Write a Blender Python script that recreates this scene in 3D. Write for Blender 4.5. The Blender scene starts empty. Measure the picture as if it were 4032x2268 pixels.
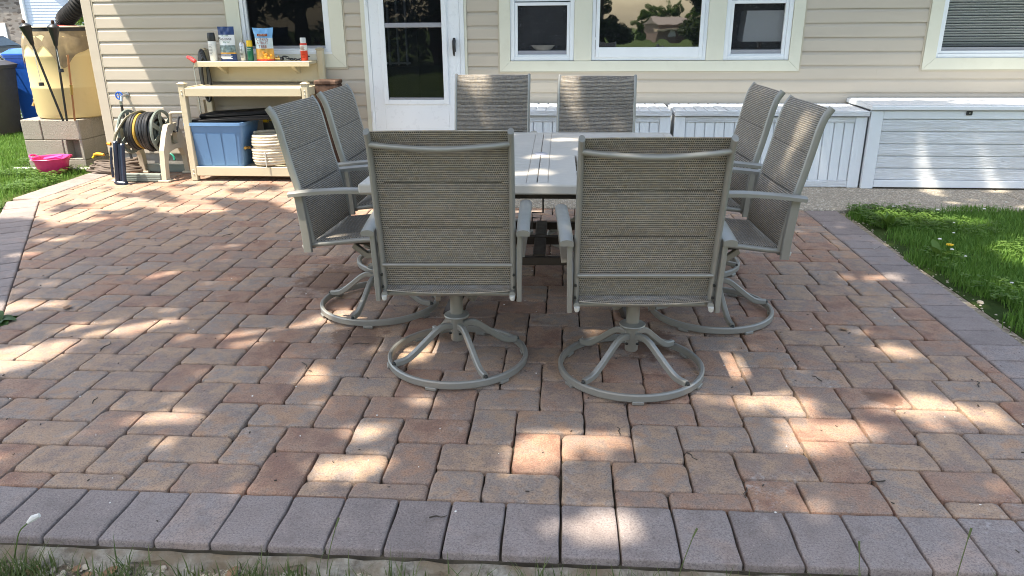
import bpy, math, random
import numpy as np
from mathutils import Matrix, Vector
R = math.radians
PI = math.pi
random.seed(7)
RNG = np.random.default_rng(7)
SC = bpy.context.scene
C = SC.collection

# ------------------------------------------------------------------ camera
CAM_LOC = Vector((-0.00723, -2.12178, 1.35108))
MX = Vector((0.99774985, 0.06656547, -0.00801707))
MY = Vector((0.01500011, -0.33816561, -0.94096706))
MZ = Vector((-0.06534702, 0.93872949, -0.33840318))
cd = bpy.data.cameras.new('camera')
cd.sensor_width = 36.0
cd.lens = 36.0 * 2975.07 / 4032.0
cd.clip_start = 0.05
cd.clip_end = 600
cam = bpy.data.objects.new('camera', cd)
C.objects.link(cam)
cam.matrix_world = Matrix(((MX.x, -MY.x, -MZ.x, CAM_LOC.x), (MX.y, -MY.y, -MZ.y, CAM_LOC.y), (MX.z, -MY.z, -MZ.z, CAM_LOC.z), (0, 0, 0, 1)))
SC.camera = cam

# ------------------------------------------------------------------ sky, sun, exposure
SUN_DIR = Vector((0.35, 0.23, -1.0)).normalized()      # the way the light travels
w = bpy.data.worlds.new('World')
SC.world = w
w.use_nodes = True
nt = w.node_tree
bg = nt.nodes['Background']
sky = nt.nodes.new('ShaderNodeTexSky')
sky.sky_type = 'NISHITA'
sky.sun_disc = False
sky.sun_elevation = math.asin(-SUN_DIR.z)
sky.sun_rotation = math.atan2(-SUN_DIR.x, -SUN_DIR.y)
sky.air_density = 1.0
sky.dust_density = 1.3
sky.ozone_density = 0.2
tn = nt.nodes.new('ShaderNodeMix'); tn.data_type = 'RGBA'; tn.blend_type = 'MULTIPLY'; tn.inputs[0].default_value = 1.0
tn.inputs[7].default_value = (1.0, .915, .795, 1)          # camera white balance set for open shade
nt.links.new(sky.outputs[0], tn.inputs[6]); nt.links.new(tn.outputs[2], bg.inputs[0])
bg.inputs[1].default_value = 0.15
sl = bpy.data.lights.new('sun', 'SUN')
sl.energy = 2.8
sl.angle = R(0.55)
sl.color = (1.0, 0.93, 0.80)
sun = bpy.data.objects.new('sun', sl)
C.objects.link(sun)
sun.rotation_euler = SUN_DIR.to_track_quat('-Z', 'Y').to_euler()
sun.location = (-6, -4, 14)
SC.view_settings.view_transform = 'Standard'
SC.view_settings.look = 'None'
SC.view_settings.gamma = 1.0
SC.view_settings.exposure = 2.1
SC.render.engine = 'CYCLES'
SC.cycles.max_bounces = 8
SC.cycles.transparent_max_bounces = 12
SC.cycles.sample_clamp_indirect = 6
SC.cycles.use_denoising = True
SC.cycles.filter_width = 1.0

# ------------------------------------------------------------------ helpers: frames
HA = -0.0205                       # the house is turned a little against the paving
HO = Vector((0, 4.80, 0))
HX = Vector((math.cos(HA), math.sin(HA), 0))
HY = Vector((-math.sin(HA), math.cos(HA), 0))
def hw(x, y, z=0.0):
    return HO + HX * x + HY * y + Vector((0, 0, z))
def pix(p):                        # picture position (0..1) and depth of a point, to rank pieces by size
    d = Vector(p) - CAM_LOC
    z = d.dot(MZ)
    return (0.5 + d.dot(MX) / z * 2975.07 / 4032, 0.5 + d.dot(MY) / z * 2975.07 / 2268, z)

# ------------------------------------------------------------------ helpers: mesh building
class MB:
    def __init__(s):
        s.v = []; s.f = []; s.sm = []; s.uv = None
    def quad(s, a, b, c, d, smooth=False):
        n = len(s.v); s.v += [a, b, c, d]; s.f.append((n, n+1, n+2, n+3)); s.sm.append(smooth)
    def add(s, vs, fs, smooth=False):
        n = len(s.v); s.v += [tuple(v) for v in vs]
        for f in fs:
            s.f.append(tuple(i + n for i in f)); s.sm.append(smooth)
        return s
    def box(s, lo, hi, ch=0.0, mtx=None):
        (x0, y0, z0), (x1, y1, z1) = lo, hi
        if x0 > x1: x0, x1 = x1, x0
        if y0 > y1: y0, y1 = y1, y0
        if z0 > z1: z0, z1 = z1, z0
        ch = min(ch, (x1-x0)*.45, (y1-y0)*.45, (z1-z0)*.45)
        vs = []; fs = []
        if ch <= 0:
            vs = [(x, y, z) for z in (z0, z1) for y in (y0, y1) for x in (x0, x1)]
            fs = [(0, 2, 3, 1), (4, 5, 7, 6), (0, 1, 5, 4), (1, 3, 7, 5), (3, 2, 6, 7), (2, 0, 4, 6)]
        else:
            idx = {}
            X = (x0, x1); Y = (y0, y1); Z = (z0, z1)
            for i in (0, 1):
                for j in (0, 1):
                    for k in (0, 1):
                        sx = ch if i == 0 else -ch; sy = ch if j == 0 else -ch; sz = ch if k == 0 else -ch
                        for ax, p in enumerate(((X[i], Y[j]+sy, Z[k]+sz), (X[i]+sx, Y[j], Z[k]+sz), (X[i]+sx, Y[j]+sy, Z[k]))):
                            idx[(i, j, k, ax)] = len(vs); vs.append(p)
            def g(i, j, k, a): return idx[(i, j, k, a)]
            for i in (0, 1): fs.append([g(i, j, k, 0) for j, k in ((0, 0), (1, 0), (1, 1), (0, 1))])
            for j in (0, 1): fs.append([g(i, j, k, 1) for i, k in ((0, 0), (1, 0), (1, 1), (0, 1))])
            for k in (0, 1): fs.append([g(i, j, k, 2) for i, j in ((0, 0), (1, 0), (1, 1), (0, 1))])
            for j in (0, 1):
                for k in (0, 1): fs.append([g(0, j, k, 1), g(1, j, k, 1), g(1, j, k, 2), g(0, j, k, 2)])
            for i in (0, 1):
                for k in (0, 1): fs.append([g(i, 0, k, 0), g(i, 1, k, 0), g(i, 1, k, 2), g(i, 0, k, 2)])
            for i in (0, 1):
                for j in (0, 1): fs.append([g(i, j, 0, 0), g(i, j, 1, 0), g(i, j, 1, 1), g(i, j, 0, 1)])
            for i in (0, 1):
                for j in (0, 1):
                    for k in (0, 1): fs.append([g(i, j, k, 0), g(i, j, k, 1), g(i, j, k, 2)])
            cx, cy, cz = (x0+x1)/2, (y0+y1)/2, (z0+z1)/2
            out = []
            for f in fs:                       # point every face outwards
                a, b, c = (Vector(vs[q]) for q in f[:3])
                nrm = (b-a).cross(c-a)
                mid = sum((Vector(vs[q]) for q in f), Vector()) / len(f) - Vector((cx, cy, cz))
                out.append(tuple(f) if nrm.dot(mid) > 0 else tuple(reversed(f)))
            fs = out
        if mtx is not None: vs = [tuple(mtx @ Vector(p)) for p in vs]
        return s.add(vs, fs)
    def cbox(s, c, size, ch=0.0, mtx=None):
        h = [q/2 for q in size]
        return s.box([c[i]-h[i] for i in range(3)], [c[i]+h[i] for i in range(3)], ch, mtx)
    def tube(s, path, r, seg=10, closed=False, cap=True, section=None, up=None, smooth=True):
        P = [Vector(p) for p in path]; n = len(P)
        rs = r if isinstance(r, (list, tuple)) else [r]*n
        if section is None:
            section = [(math.cos(2*PI*i/seg), math.sin(2*PI*i/seg)) for i in range(seg)]
        m = len(section); T = []
        for i in range(n):
            a = P[(i-1) % n] if closed or i > 0 else P[i]
            b = P[(i+1) % n] if closed or i < n-1 else P[i]
            T.append((b-a).normalized())
        u = Vector(up) if up else (Vector((0, 0, 1)) if abs(T[0].z) < .9 else Vector((0, 1, 0)))
        vs = []
        for i in range(n):
            t = T[i]
            if up: u = Vector(up)
            u = u - t*u.dot(t)
            if u.length < 1e-6: u = t.orthogonal()
            u.normalize()
            b = t.cross(u)
            for (a0, b0) in section:
                vs.append(tuple(P[i] + (b*a0 + u*b0)*rs[i]))
        fs = []
        for i in range(n if closed else n-1):
            j = (i+1) % n
            for q in range(m):
                fs.append((i*m+q, j*m+q, j*m+(q+1) % m, i*m+(q+1) % m))
        s.add(vs, fs, smooth)
        if cap and not closed:
            base = len(s.v) - n*m
            s.f.append(tuple(base+q for q in range(m))); s.sm.append(False)
            s.f.append(tuple(base+(n-1)*m+q for q in reversed(range(m)))); s.sm.append(False)
        return s
    def lathe(s, prof, seg=24, c=(0, 0, 0), smooth=True, mtx=None):
        vs = []; m = len(prof)
        for i in range(seg):
            a = 2*PI*i/seg
            for (r, z) in prof: vs.append((c[0]+r*math.cos(a), c[1]+r*math.sin(a), c[2]+z))
        fs = []
        for i in range(seg):
            j = (i+1) % seg
            for q in range(m-1): fs.append((i*m+q, j*m+q, j*m+q+1, i*m+q+1))
        if mtx is not None: vs = [tuple(mtx @ Vector(p)) for p in vs]
        return s.add(vs, fs, smooth)
    def prism(s, poly, a, b, axis='y'):
        "poly in the two other axes, extruded from a to b"
        def p3(u, v, t):
            return {'x': (t, u, v), 'y': (u, t, v), 'z': (u, v, t)}[axis]
        n = len(poly)
        vs = [p3(u, v, a) for u, v in poly] + [p3(u, v, b) for u, v in poly]
        fs = [tuple(range(n)), tuple(reversed(range(n, 2*n)))] + [(i, n+i, n+(i+1) % n, (i+1) % n) for i in range(n)]
        return s.add(vs, fs)
    def mesh(s, name, mat):
        me = bpy.data.meshes.new(name)
        me.from_pydata(s.v, [], s.f)
        me.polygons.foreach_set('use_smooth', s.sm)
        if s.uv is not None:
            lay = me.uv_layers.new(name='UVMap')
            idx = np.zeros(len(me.loops), dtype=np.int32); me.loops.foreach_get('vertex_index', idx)
            lay.data.foreach_set('uv', np.array(s.uv, dtype=np.float32)[idx].ravel())
        if mat: me.materials.append(mat)
        me.update()
        if any(s.sm) or len(s.f) > 400: me.set_sharp_from_angle(angle=R(40))
        return me

def link(name, data, parent=None):
    o = bpy.data.objects.new(name, data)
    C.objects.link(o)
    if parent is not None: o.parent = parent
    return o
def obj(name, mb, mat, parent=None, loc=None, rot=None, bevel=0, fix=True):
    me = mb.mesh(name, mat)
    if fix:
        import bmesh
        b = bmesh.new(); b.from_mesh(me); bmesh.ops.recalc_face_normals(b, faces=b.faces); b.to_mesh(me); b.free()
    o = link(name, me, parent)
    if loc: o.location = loc
    if rot: o.rotation_euler = rot
    return o
def tag(o, label=None, cat=None, group=None, kind=None):
    if label: o['label'] = label
    if cat: o['category'] = cat
    if group: o['group'] = group
    if kind: o['kind'] = kind
    return o
def empty(name, loc, rz=0, label=None, cat=None, group=None):
    o = link(name, None); o.location = loc; o.rotation_euler = (0, 0, rz); o.empty_display_size = .1
    return tag(o, label, cat, group)
def hempty(name, x, y, z, label=None, cat=None, group=None, rz=0):
    return empty(name, hw(x, y, z), HA + rz, label, cat, group)
def copy_tree(o, parent=None):
    c = o.copy(); C.objects.link(c)
    c.parent = parent
    for ch in o.children: copy_tree(ch, c)
    return c
def raw_mesh(name, verts, faces_flat, nper, mat, parent=None, smooth=False, loops_color=None):
    "fast mesh from numpy arrays, all faces with nper corners"
    me = bpy.data.meshes.new(name)
    nf = len(faces_flat)//nper
    me.vertices.add(len(verts)); me.vertices.foreach_set('co', np.asarray(verts, np.float32).ravel())
    me.loops.add(len(faces_flat)); me.loops.foreach_set('vertex_index', np.asarray(faces_flat, np.int32))
    me.polygons.add(nf)
    me.polygons.foreach_set('loop_start', np.arange(0, nf*nper, nper, dtype=np.int32))
    me.polygons.foreach_set('loop_total', np.full(nf, nper, np.int32))
    me.polygons.foreach_set('use_smooth', np.full(nf, smooth))
    me.materials.append(mat)
    me.update(calc_edges=True); me.validate()
    return link(name, me, parent)
def text(body, size, parent, mat, loc, rot=(PI/2, 0, 0), name='lettering', align='CENTER', sx=1.0, ext=0.0004):
    cu = bpy.data.curves.new(name, 'FONT'); cu.body = body; cu.size = size; cu.align_x = align; cu.align_y = 'CENTER'
    cu.extrude = ext; cu.resolution_u = 2; cu.materials.append(mat)
    tmp = bpy.data.objects.new('tmp', cu); C.objects.link(tmp)
    me = bpy.data.meshes.new_from_object(tmp.evaluated_get(bpy.context.evaluated_depsgraph_get())); me.name = name
    bpy.data.objects.remove(tmp); bpy.data.curves.remove(cu)
    if not me.materials: me.materials.append(mat)
    o = link(name, me, parent); o.location = loc; o.rotation_euler = rot; o.scale = (sx, 1, 1)
    return o

# ------------------------------------------------------------------ materials
class NT:
    def __init__(s, name):
        s.m = bpy.data.materials.new(name); s.m.use_nodes = True
        s.t = s.m.node_tree; s.b = s.t.nodes['Principled BSDF']; s.out = s.t.nodes['Material Output']
    def n(s, typ, **kw):
        nd = s.t.nodes.new(typ)
        for k_, v in kw.items():
            if k_.startswith('i_'):
                key = k_[2:]; key = int(key) if key.isdigit() else key.replace('_', ' ')
                sock = nd.inputs[key]
                if hasattr(v, 'is_linked') or isinstance(v, bpy.types.NodeSocket): s.t.links.new(v, sock)
                else: sock.default_value = v
            else: setattr(nd, k_, v)
        return nd
    def l(s, a, b): s.t.links.new(a, b)
    def math(s, op, a, b=None, c=None):
        nd = s.t.nodes.new('ShaderNodeMath'); nd.operation = op
        for i, q in enumerate((a, b, c)):
            if q is None: continue
            if isinstance(q, bpy.types.NodeSocket): s.t.links.new(q, nd.inputs[i])
            else: nd.inputs[i].default_value = q
        return nd.outputs[0]
    def mix(s, fac, a, b, typ='MIX'):
        nd = s.t.nodes.new('ShaderNodeMix'); nd.data_type = 'RGBA'; nd.blend_type = typ
        for q, i in ((fac, 0), (a, 6), (b, 7)):
            if isinstance(q, bpy.types.NodeSocket): s.t.links.new(q, nd.inputs[i])
            elif i == 0: nd.inputs[0].default_value = q
            else: nd.inputs[i].default_value = (*q[:3], 1)
        return nd.outputs[2]
    def noise(s, vec, scale, detail=3, rough=.55, dim='3D'):
        nd = s.t.nodes.new('ShaderNodeTexNoise'); nd.inputs['Scale'].default_value = scale
        nd.inputs['Detail'].default_value = detail; nd.inputs['Roughness'].default_value = rough
        if vec is not None: s.t.links.new(vec, nd.inputs['Vector'])
        return nd.outputs['Fac']
    def ramp(s, fac, stops, interp='LINEAR'):
        nd = s.t.nodes.new('ShaderNodeValToRGB'); cr = nd.color_ramp; cr.interpolation = interp
        while len(cr.elements) > 1: cr.elements.remove(cr.elements[-1])
        cr.elements[0].position = stops[0][0]; cr.elements[0].color = (*stops[0][1], 1)
        for p, c_ in stops[1:]:
            e = cr.elements.new(p); e.color = (*c_, 1)
        s.t.links.new(fac, nd.inputs[0])
        return nd.outputs[0]
    def rng(s, v, a, b, c_=0.0, d=1.0, clamp=True):
        nd = s.t.nodes.new('ShaderNodeMapRange'); nd.clamp = clamp
        for i, q in enumerate((v, a, b, c_, d)):
            if isinstance(q, bpy.types.NodeSocket): s.t.links.new(q, nd.inputs[i])
            else: nd.inputs[i].default_value = q
        return nd.outputs[0]
    def bump(s, h, strength=.3, dist=.002):
        nd = s.t.nodes.new('ShaderNodeBump'); nd.inputs['Strength'].default_value = strength; nd.inputs['Distance'].default_value = dist
        s.t.links.new(h, nd.inputs['Height']); s.t.links.new(nd.outputs[0], s.b.inputs['Normal'])
    def coord(s, kind='Object'):
        return s.t.nodes.new('ShaderNodeTexCoord').outputs[kind]
    def pos(s): return s.t.nodes.new('ShaderNodeNewGeometry').outputs['Position']
    def scalev(s, vec, sc):
        nd = s.t.nodes.new('ShaderNodeMapping'); nd.inputs['Scale'].default_value = sc; s.t.links.new(vec, nd.inputs['Vector'])
        return nd.outputs[0]
    def base(s, col): 
        if isinstance(col, bpy.types.NodeSocket): s.t.links.new(col, s.b.inputs['Base Color'])
        else: s.b.inputs['Base Color'].default_value = (*col, 1)
    def set(s, rough=None, spec=None, metal=None, **kw):
        if rough is not None:
            if isinstance(rough, bpy.types.NodeSocket): s.t.links.new(rough, s.b.inputs['Roughness'])
            else: s.b.inputs['Roughness'].default_value = rough
        if spec is not None: s.b.inputs['Specular IOR Level'].default_value = spec
        if metal is not None: s.b.inputs['Metallic'].default_value = metal
        for k_, v in kw.items(): s.b.inputs[k_.replace('_', ' ')].default_value = v

def plain(name, col, rough=.55, spec=.4, metal=0.0, var=.12, vscale=6.0, dirt=None, bump=0.0, bscale=120.0, streak=None):
    "painted / moulded surface with uneven tone, faint dirt and fine relief"
    N = NT(name); co = N.coord('Object')
    if streak: co2 = N.scalev(co, streak)
    else: co2 = co
    f = N.rng(N.noise(co2, vscale, 4), .3, .7)
    dark = tuple(q*(1-var) for q in col); lite = tuple(min(1, q*(1+var*.5)) for q in col)
    c_ = N.mix(f, dark, lite)
    if dirt:
        d = N.rng(N.noise(co, vscale*3.1, 6, .7), .55, .8, 0, dirt[1])
        c_ = N.mix(d, c_, dirt[0])
    N.base(c_)
    rr = N.rng(N.noise(co, 23.0, 3), .3, .7, rough*.85, min(1, rough*1.15))
    N.set(rr, spec, metal)
    if bump: N.bump(N.noise(co2, bscale, 4), bump, .002)
    return N.m

M = {}
M['siding'] = plain('siding_vinyl', (.505, .442, .362), .55, .3, var=.06, vscale=1.5, streak=(.6, 4, 6), bump=.06, bscale=60, dirt=((.30, .26, .21), .12))
M['trim'] = plain('cream_trim', (.68, .66, .545), .45, .35, var=.05, vscale=2.5, dirt=((.42, .38, .28), .18))
M['trim_edge'] = plain('tan_channel', (.50, .44, .34), .5, .3, var=.06)
M['white'] = plain('white_vinyl', (.78, .80, .82), .35, .45, var=.04, vscale=3, dirt=((.5, .5, .47), .12))
M['door_white'] = plain('white_door_paint', (.80, .82, .85), .3, .5, var=.03, vscale=2)
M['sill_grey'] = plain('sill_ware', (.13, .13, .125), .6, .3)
M['grey_bar'] = plain('grey_aluminium', (.33, .33, .37), .4, .5, .3, var=.06)
M['black'] = plain('black_plastic', (.018, .018, .02), .4, .5, var=.2)
M['matt_black'] = plain('matt_black', (.011, .011, .012), .6, .2, var=.3)
M['dark'] = plain('dark_interior', (.03, .03, .033), .9, .1, var=.3, vscale=2)
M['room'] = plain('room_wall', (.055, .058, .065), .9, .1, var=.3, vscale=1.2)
M['metal'] = plain('taupe_metal', (.275, .262, .228), .36, .5, .25, var=.05, vscale=5, dirt=((.22, .2, .17), .25), bump=.04, bscale=400)
M['bolt'] = plain('black_bolt', (.015, .015, .015), .35, .5)
M['cap'] = plain('white_nylon', (.56, .55, .50), .4, .4)
M['table'] = plain('table_paint', (.50, .455, .39), .42, .45, .0, var=.05, vscale=4, dirt=((.36, .31, .25), .25), bump=.03, bscale=300)
M['bronze'] = plain('dark_bronze', (.055, .042, .033), .5, .4, .2, var=.2)
M['bench'] = plain('bench_resin', (.53, .462, .325), .45, .35, var=.06, vscale=3, streak=(.5, 3, 3), dirt=((.42, .36, .26), .3), bump=.05, bscale=90)
M['steel'] = plain('galvanised_steel', (.5, .5, .5), .3, .5, .9, var=.1)
M['brass'] = plain('brass', (.5, .33, .11), .3, .5, .9, var=.2)
M['copper'] = plain('copper_pipe', (.42, .20, .10), .35, .5, .7, var=.25)
M['concrete'] = plain('house_foundation', (.38, .36, .33), .9, .2, var=.2, vscale=9, bump=.4, bscale=60)
M['barrel'] = plain('barrel_polyethylene', (.66, .52, .26), .42, .35, var=.08, vscale=2.0, streak=(1, 1, .3), dirt=((.48, .36, .18), .3))
M['red'] = plain('red_plastic', (.62, .03, .03), .35, .5)
M['pink'] = plain('pink_plastic', (.80, .045, .21), .35, .5, var=.1)
M['purple'] = plain('magenta_plastic', (.50, .10, .42), .35, .5, var=.1)
M['orange'] = plain('orange_plastic', (.80, .33, .02), .4, .5, var=.1)
M['tote'] = plain('blue_tote_plastic', (.12, .235, .42), .38, .4, var=.07, vscale=3)
M['navy'] = plain('navy_plastic', (.025, .04, .075), .35, .5, var=.15)
M['reel_tan'] = plain('tan_resin', (.50, .44, .33), .5, .4, var=.08, vscale=5, dirt=((.3, .26, .2), .3))
M['reel_green'] = plain('grey_green_resin', (.20, .23, .20), .45, .4, var=.1, dirt=((.12, .12, .1), .3))
M['hose_black'] = plain('black_hose', (.03, .03, .032), .4, .5, var=.2, vscale=30)
M['hose_yellow'] = plain('yellow_hose', (.45, .28, .05), .45, .4, var=.2, vscale=30)
M['hose_beige'] = plain('beige_hose', (.66, .57, .43), .4, .4, var=.07, vscale=10, dirt=((.4, .33, .24), .3))
M['hose_brown'] = plain('brown_hose', (.15, .115, .09), .55, .35, var=.2, vscale=20)
M['teal'] = plain('teal_plastic', (.02, .24, .17), .4, .4)
M['blue_bin'] = plain('blue_bin_plastic', (.02, .11, .52), .38, .45, var=.08)
M['bin_black'] = plain('black_bin_plastic', (.055, .048, .042), .5, .4, var=.15)
M['bib_blue'] = plain('blue_handle', (.02, .10, .45), .3, .5)
M['pvc'] = plain('white_pvc', (.72, .71, .66), .4, .4, dirt=((.4, .36, .28), .4))
M['pebble'] = plain('pebble_stone', (.50, .42, .31), .7, .3, var=.4, vscale=25)
M['twig'] = plain('twig_bark', (.075, .06, .048), .8, .2, var=.4, vscale=60)
M['dry_leaf'] = plain('dry_leaf', (.30, .17, .09), .7, .2, var=.4, vscale=40)
M['car'] = plain('black_car_paint', (.010, .012, .016), .35, .25, var=.1)
M['car_glass'] = plain('car_glass', (.05, .07, .09), .2, .4, var=.1)
M['tail'] = plain('tail_light', (.45, .01, .015), .2, .6)
M['plate'] = plain('number_plate', (.7, .62, .35), .4, .4)
M['nb_siding'] = plain('neighbour_siding', (.40, .46, .54), .5, .3, var=.04, vscale=1)
M['nb_white'] = plain('neighbour_white_trim', (.85, .84, .82), .5, .3, var=.03)
M['asphalt'] = plain('driveway_asphalt', (.16, .155, .15), .9, .2, var=.2, vscale=3)
M['roof'] = plain('roof_shingle', (.10, .09, .085), .9, .2, var=.25, vscale=8)
M['chain'] = plain('fence_wire', (.45, .45, .44), .45, .5, .6)
M['yellow'] = plain('yellow_plastic', (.80, .52, .02), .4, .4)

# stained old timber
N = NT('weathered_timber'); co = N.coord('Object'); cs = N.scalev(co, (6, 6, .8))
f = N.rng(N.noise(cs, 6, 5, .6), .3, .7); g = N.rng(N.noise(co, 7, 4), .52, .66)
N.base(N.mix(g, N.mix(f, (.030, .016, .011), (.070, .038, .025)), (.14, .085, .06))); N.set(.75, .25); N.bump(N.noise(cs, 25, 4), .5, .003)
M['timber'] = N.m

# white resin with raised wood grain: 'x' boards run sideways, 'z' boards upright
def grain(name, col, sc, k=.985, bs=.15):
    N = NT(name); oi = N.n('ShaderNodeObjectInfo')
    co = N.coord('Object'); va = N.n('ShaderNodeVectorMath', operation='ADD')
    N.l(co, va.inputs[0]); cmb = N.n('ShaderNodeCombineXYZ')
    N.l(N.math('MULTIPLY', oi.outputs['Random'], 37.0), cmb.inputs[0]); N.l(N.math('MULTIPLY', oi.outputs['Random'], 11.0), cmb.inputs[2])
    N.l(cmb.outputs[0], va.inputs[1])
    cs = N.scalev(va.outputs[0], sc)
    h = N.noise(cs, 3.2, 1.5, .4)
    wv = N.math('SINE', N.math('MULTIPLY', h, 70.0))
    N.base(N.mix(N.rng(wv, -1, 1), tuple(q*k for q in col), col))
    N.set(.42, .4); N.bump(wv, bs, .003)
    return N.m
M['box_white'] = plain('box_resin', (.74, .76, .78), .42, .4, var=.04, vscale=3, dirt=((.5, .5, .46), .15))
M['box_grain_x'] = grain('box_board_grain', (.73, .74, .75), (.55, 1, 17), .93, .55)
M['box_grain_z'] = grain('box_slat_grain', (.76, .78, .80), (8, 1, .8))
M['lid_grain'] = grain('box_lid_grain', (.76, .78, .80), (8, .8, 1))
M['lid_grain_x'] = grain('box_lid_board', (.77, .78, .79), (.8, 6, 1))

# woven sling: light dashes over dark yarn
N = NT('sling_weave'); uv = N.coord('UV')
sp = N.n('ShaderNodeSeparateXYZ'); N.l(uv, sp.inputs[0]); U, V = sp.outputs[0], sp.outputs[1]
rows = N.math('MULTIPLY', V, 1/.0084); colsn = N.math('MULTIPLY', U, 1/.0068)
odd = N.math('MULTIPLY', N.math('FLOOR', N.math('MODULO', rows, 2.0)), .5)
rf = N.math('FRACT', rows); cf = N.math('FRACT', N.math('ADD', colsn, odd))
hbar = N.math('LESS_THAN', rf, .40); vbar = N.math('LESS_THAN', cf, .36)
streakv = N.scalev(uv, (30, 147, 1)); st = N.rng(N.noise(streakv, 1.0, 3), .36, .64)
streakh = N.scalev(uv, (200, 30, 1)); st2 = N.rng(N.noise(streakh, 1.0, 3), .38, .62)
patch = N.rng(N.noise(N.scalev(uv, (7, 16, 1)), 1.0, 3), .35, .65, .86, 1.0)
lightm = N.math('MULTIPLY', patch, N.math('MAXIMUM', N.math('MULTIPLY', hbar, N.math('MULTIPLY_ADD', st, .45, .55)), N.math('MULTIPLY', vbar, N.math('MULTIPLY_ADD', st2, .55, .30))))
tint = N.ramp(N.noise(N.scalev(uv, (50, 80, 1)), 1.0, 2), [(.3, (.48, .455, .41)), (.5, (.59, .515, .425)), (.7, (.60, .49, .345))])
N.base(N.mix(lightm, (.027, .023, .019), tint)); N.set(.72, .25)
N.bump(lightm, .3, .001)
tr = N.n('ShaderNodeBsdfTranslucent'); N.l(N.mix(.5, tint, (.5, .45, .38)), tr.inputs[0]); ms = N.n('ShaderNodeMixShader'); ms.inputs[0].default_value = .18
N.l(N.b.outputs[0], ms.inputs[1]); N.l(tr.outputs[0], ms.inputs[2]); N.l(ms.outputs[0], N.out.inputs[0])
M['sling'] = N.m
M['seam'] = plain('sling_stitching', (.04, .037, .033), .8, .2)

# pavers
def paver(name, ramp, stain=True):
    N = NT(name); oi = N.n('ShaderNodeObjectInfo'); ge = N.n('ShaderNodeNewGeometry')
    rnd = N.math('FRACT', N.math('ADD', N.math('MULTIPLY', oi.outputs['Random'], 7.13), N.math('MULTIPLY', ge.outputs['Random Per Island'], 3.71)))
    po = ge.outputs['Position']
    blot = N.noise(po, 8.5, 4, .62)
    fac = N.math('ADD', N.math('MULTIPLY', rnd, .80), N.math('MULTIPLY', N.math('SUBTRACT', blot, .5), 1.5))
    c_ = N.ramp(N.math('ADD', fac, .12), ramp)
    c_ = N.mix(N.rng(N.noise(po, 3.0, 3), .38, .72, 0, .28), c_, (.215, .185, .168))          # charcoal blend
    grit = N.noise(po, 170, 4, .75)
    c_ = N.mix(N.rng(grit, .36, .54, .5, 0.), c_, (.045, .035, .030))
    c_ = N.mix(N.rng(N.noise(po, 210, 2), .64, .74, 0, .5), c_, (.55, .48, .42))            # pale grains
    c_ = N.mix(N.rng(N.noise(po, 14, 5, .7), .50, .66, 0, .38), c_, (.155, .120, .105))      # smudges of darker dust
    eff = N.math('MULTIPLY', N.rng(N.noise(po, 2.3, 2), .60, .72), N.rng(N.noise(po, 38, 5, .7), .52, .70))
    c_ = N.mix(N.math('MULTIPLY', eff, .55), c_, (.52, .49, .46))                           # lime bloom
    if stain:                                                   # spilled, rust-red damp patches round the table
        wob = N.math('MULTIPLY', N.math('SUBTRACT', N.noise(po, 11, 5, .7), .5), 2.6)
        for (sx, sy, sr, st_) in ((-1.22, 1.72, .24, .62), (-.93, .97, .13, .55), (.36, .95, .16, .7), (1.20, .47, .06, .6), (-.3, 1.25, .22, .4)):
            dn = N.n('ShaderNodeVectorMath', operation='DISTANCE'); N.l(po, dn.inputs[0]); dn.inputs[1].default_value = (sx, sy, 0)
            c_ = N.mix(N.math('MULTIPLY', N.rng(N.math('ADD', N.math('DIVIDE', dn.outputs['Value'], sr), wob), .75, 1.1, 1, 0), st_), c_, (.115, .055, .032))
    N.base(c_); N.set(N.rng(blot, .3, .7, .68, .86), .28)
    hgt = N.math('ADD', N.math('MULTIPLY', N.noise(po, 28, 5, .6), 1.0), N.math('MULTIPLY', grit, .35))
    N.bump(hgt, .8, .006)
    return N.m
M['paver'] = paver('paver_concrete', [(.0, (.280, .148, .098)), (.22, (.395, .232, .148)), (.42, (.300, .214, .165)), (.62, (.45, .296, .188)), (.8, (.320, .252, .205)), (1.0, (.43, .266, .166))])
M['border'] = paver('border_paver_concrete', [(.0, (.240, .195, .175)), (.4, (.295, .238, .212)), (.7, (.31, .258, .235)), (1.0, (.37, .278, .230))], False)
N = NT('joint_sand'); po = N.pos()
N.base(N.mix(N.rng(N.noise(po, 6, 4), .35, .65), (.032, .026, .020), (.13, .11, .08))); N.set(.95, .1); N.bump(N.noise(po, 200, 3), .8, .004)
M['joint'] = N.m

# exposed aggregate
N = NT('exposed_aggregate'); po = N.pos(); vo = N.n('ShaderNodeTexVoronoi'); vo.inputs['Scale'].default_value = 75; N.l(po, vo.inputs['Vector'])
cell = N.n('ShaderNodeSeparateColor'); N.l(vo.outputs['Color'], cell.inputs[0])
c_ = N.ramp(cell.outputs[0], [(.0, (.20, .17, .13)), (.35, (.40, .34, .25)), (.7, (.52, .45, .34)), (1, (.62, .57, .48))])
c_ = N.mix(N.rng(vo.outputs['Distance'], .35, .62), c_, (.27, .235, .185))
c_ = N.mix(N.rng(N.noise(po, 1.6, 3), .4, .7, 0, .35), c_, (.26, .22, .17))
N.base(c_); N.set(.8, .3); N.bump(N.math('SUBTRACT', 1.0, vo.outputs['Distance']), .7, .006)
M['aggregate'] = N.m

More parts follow.
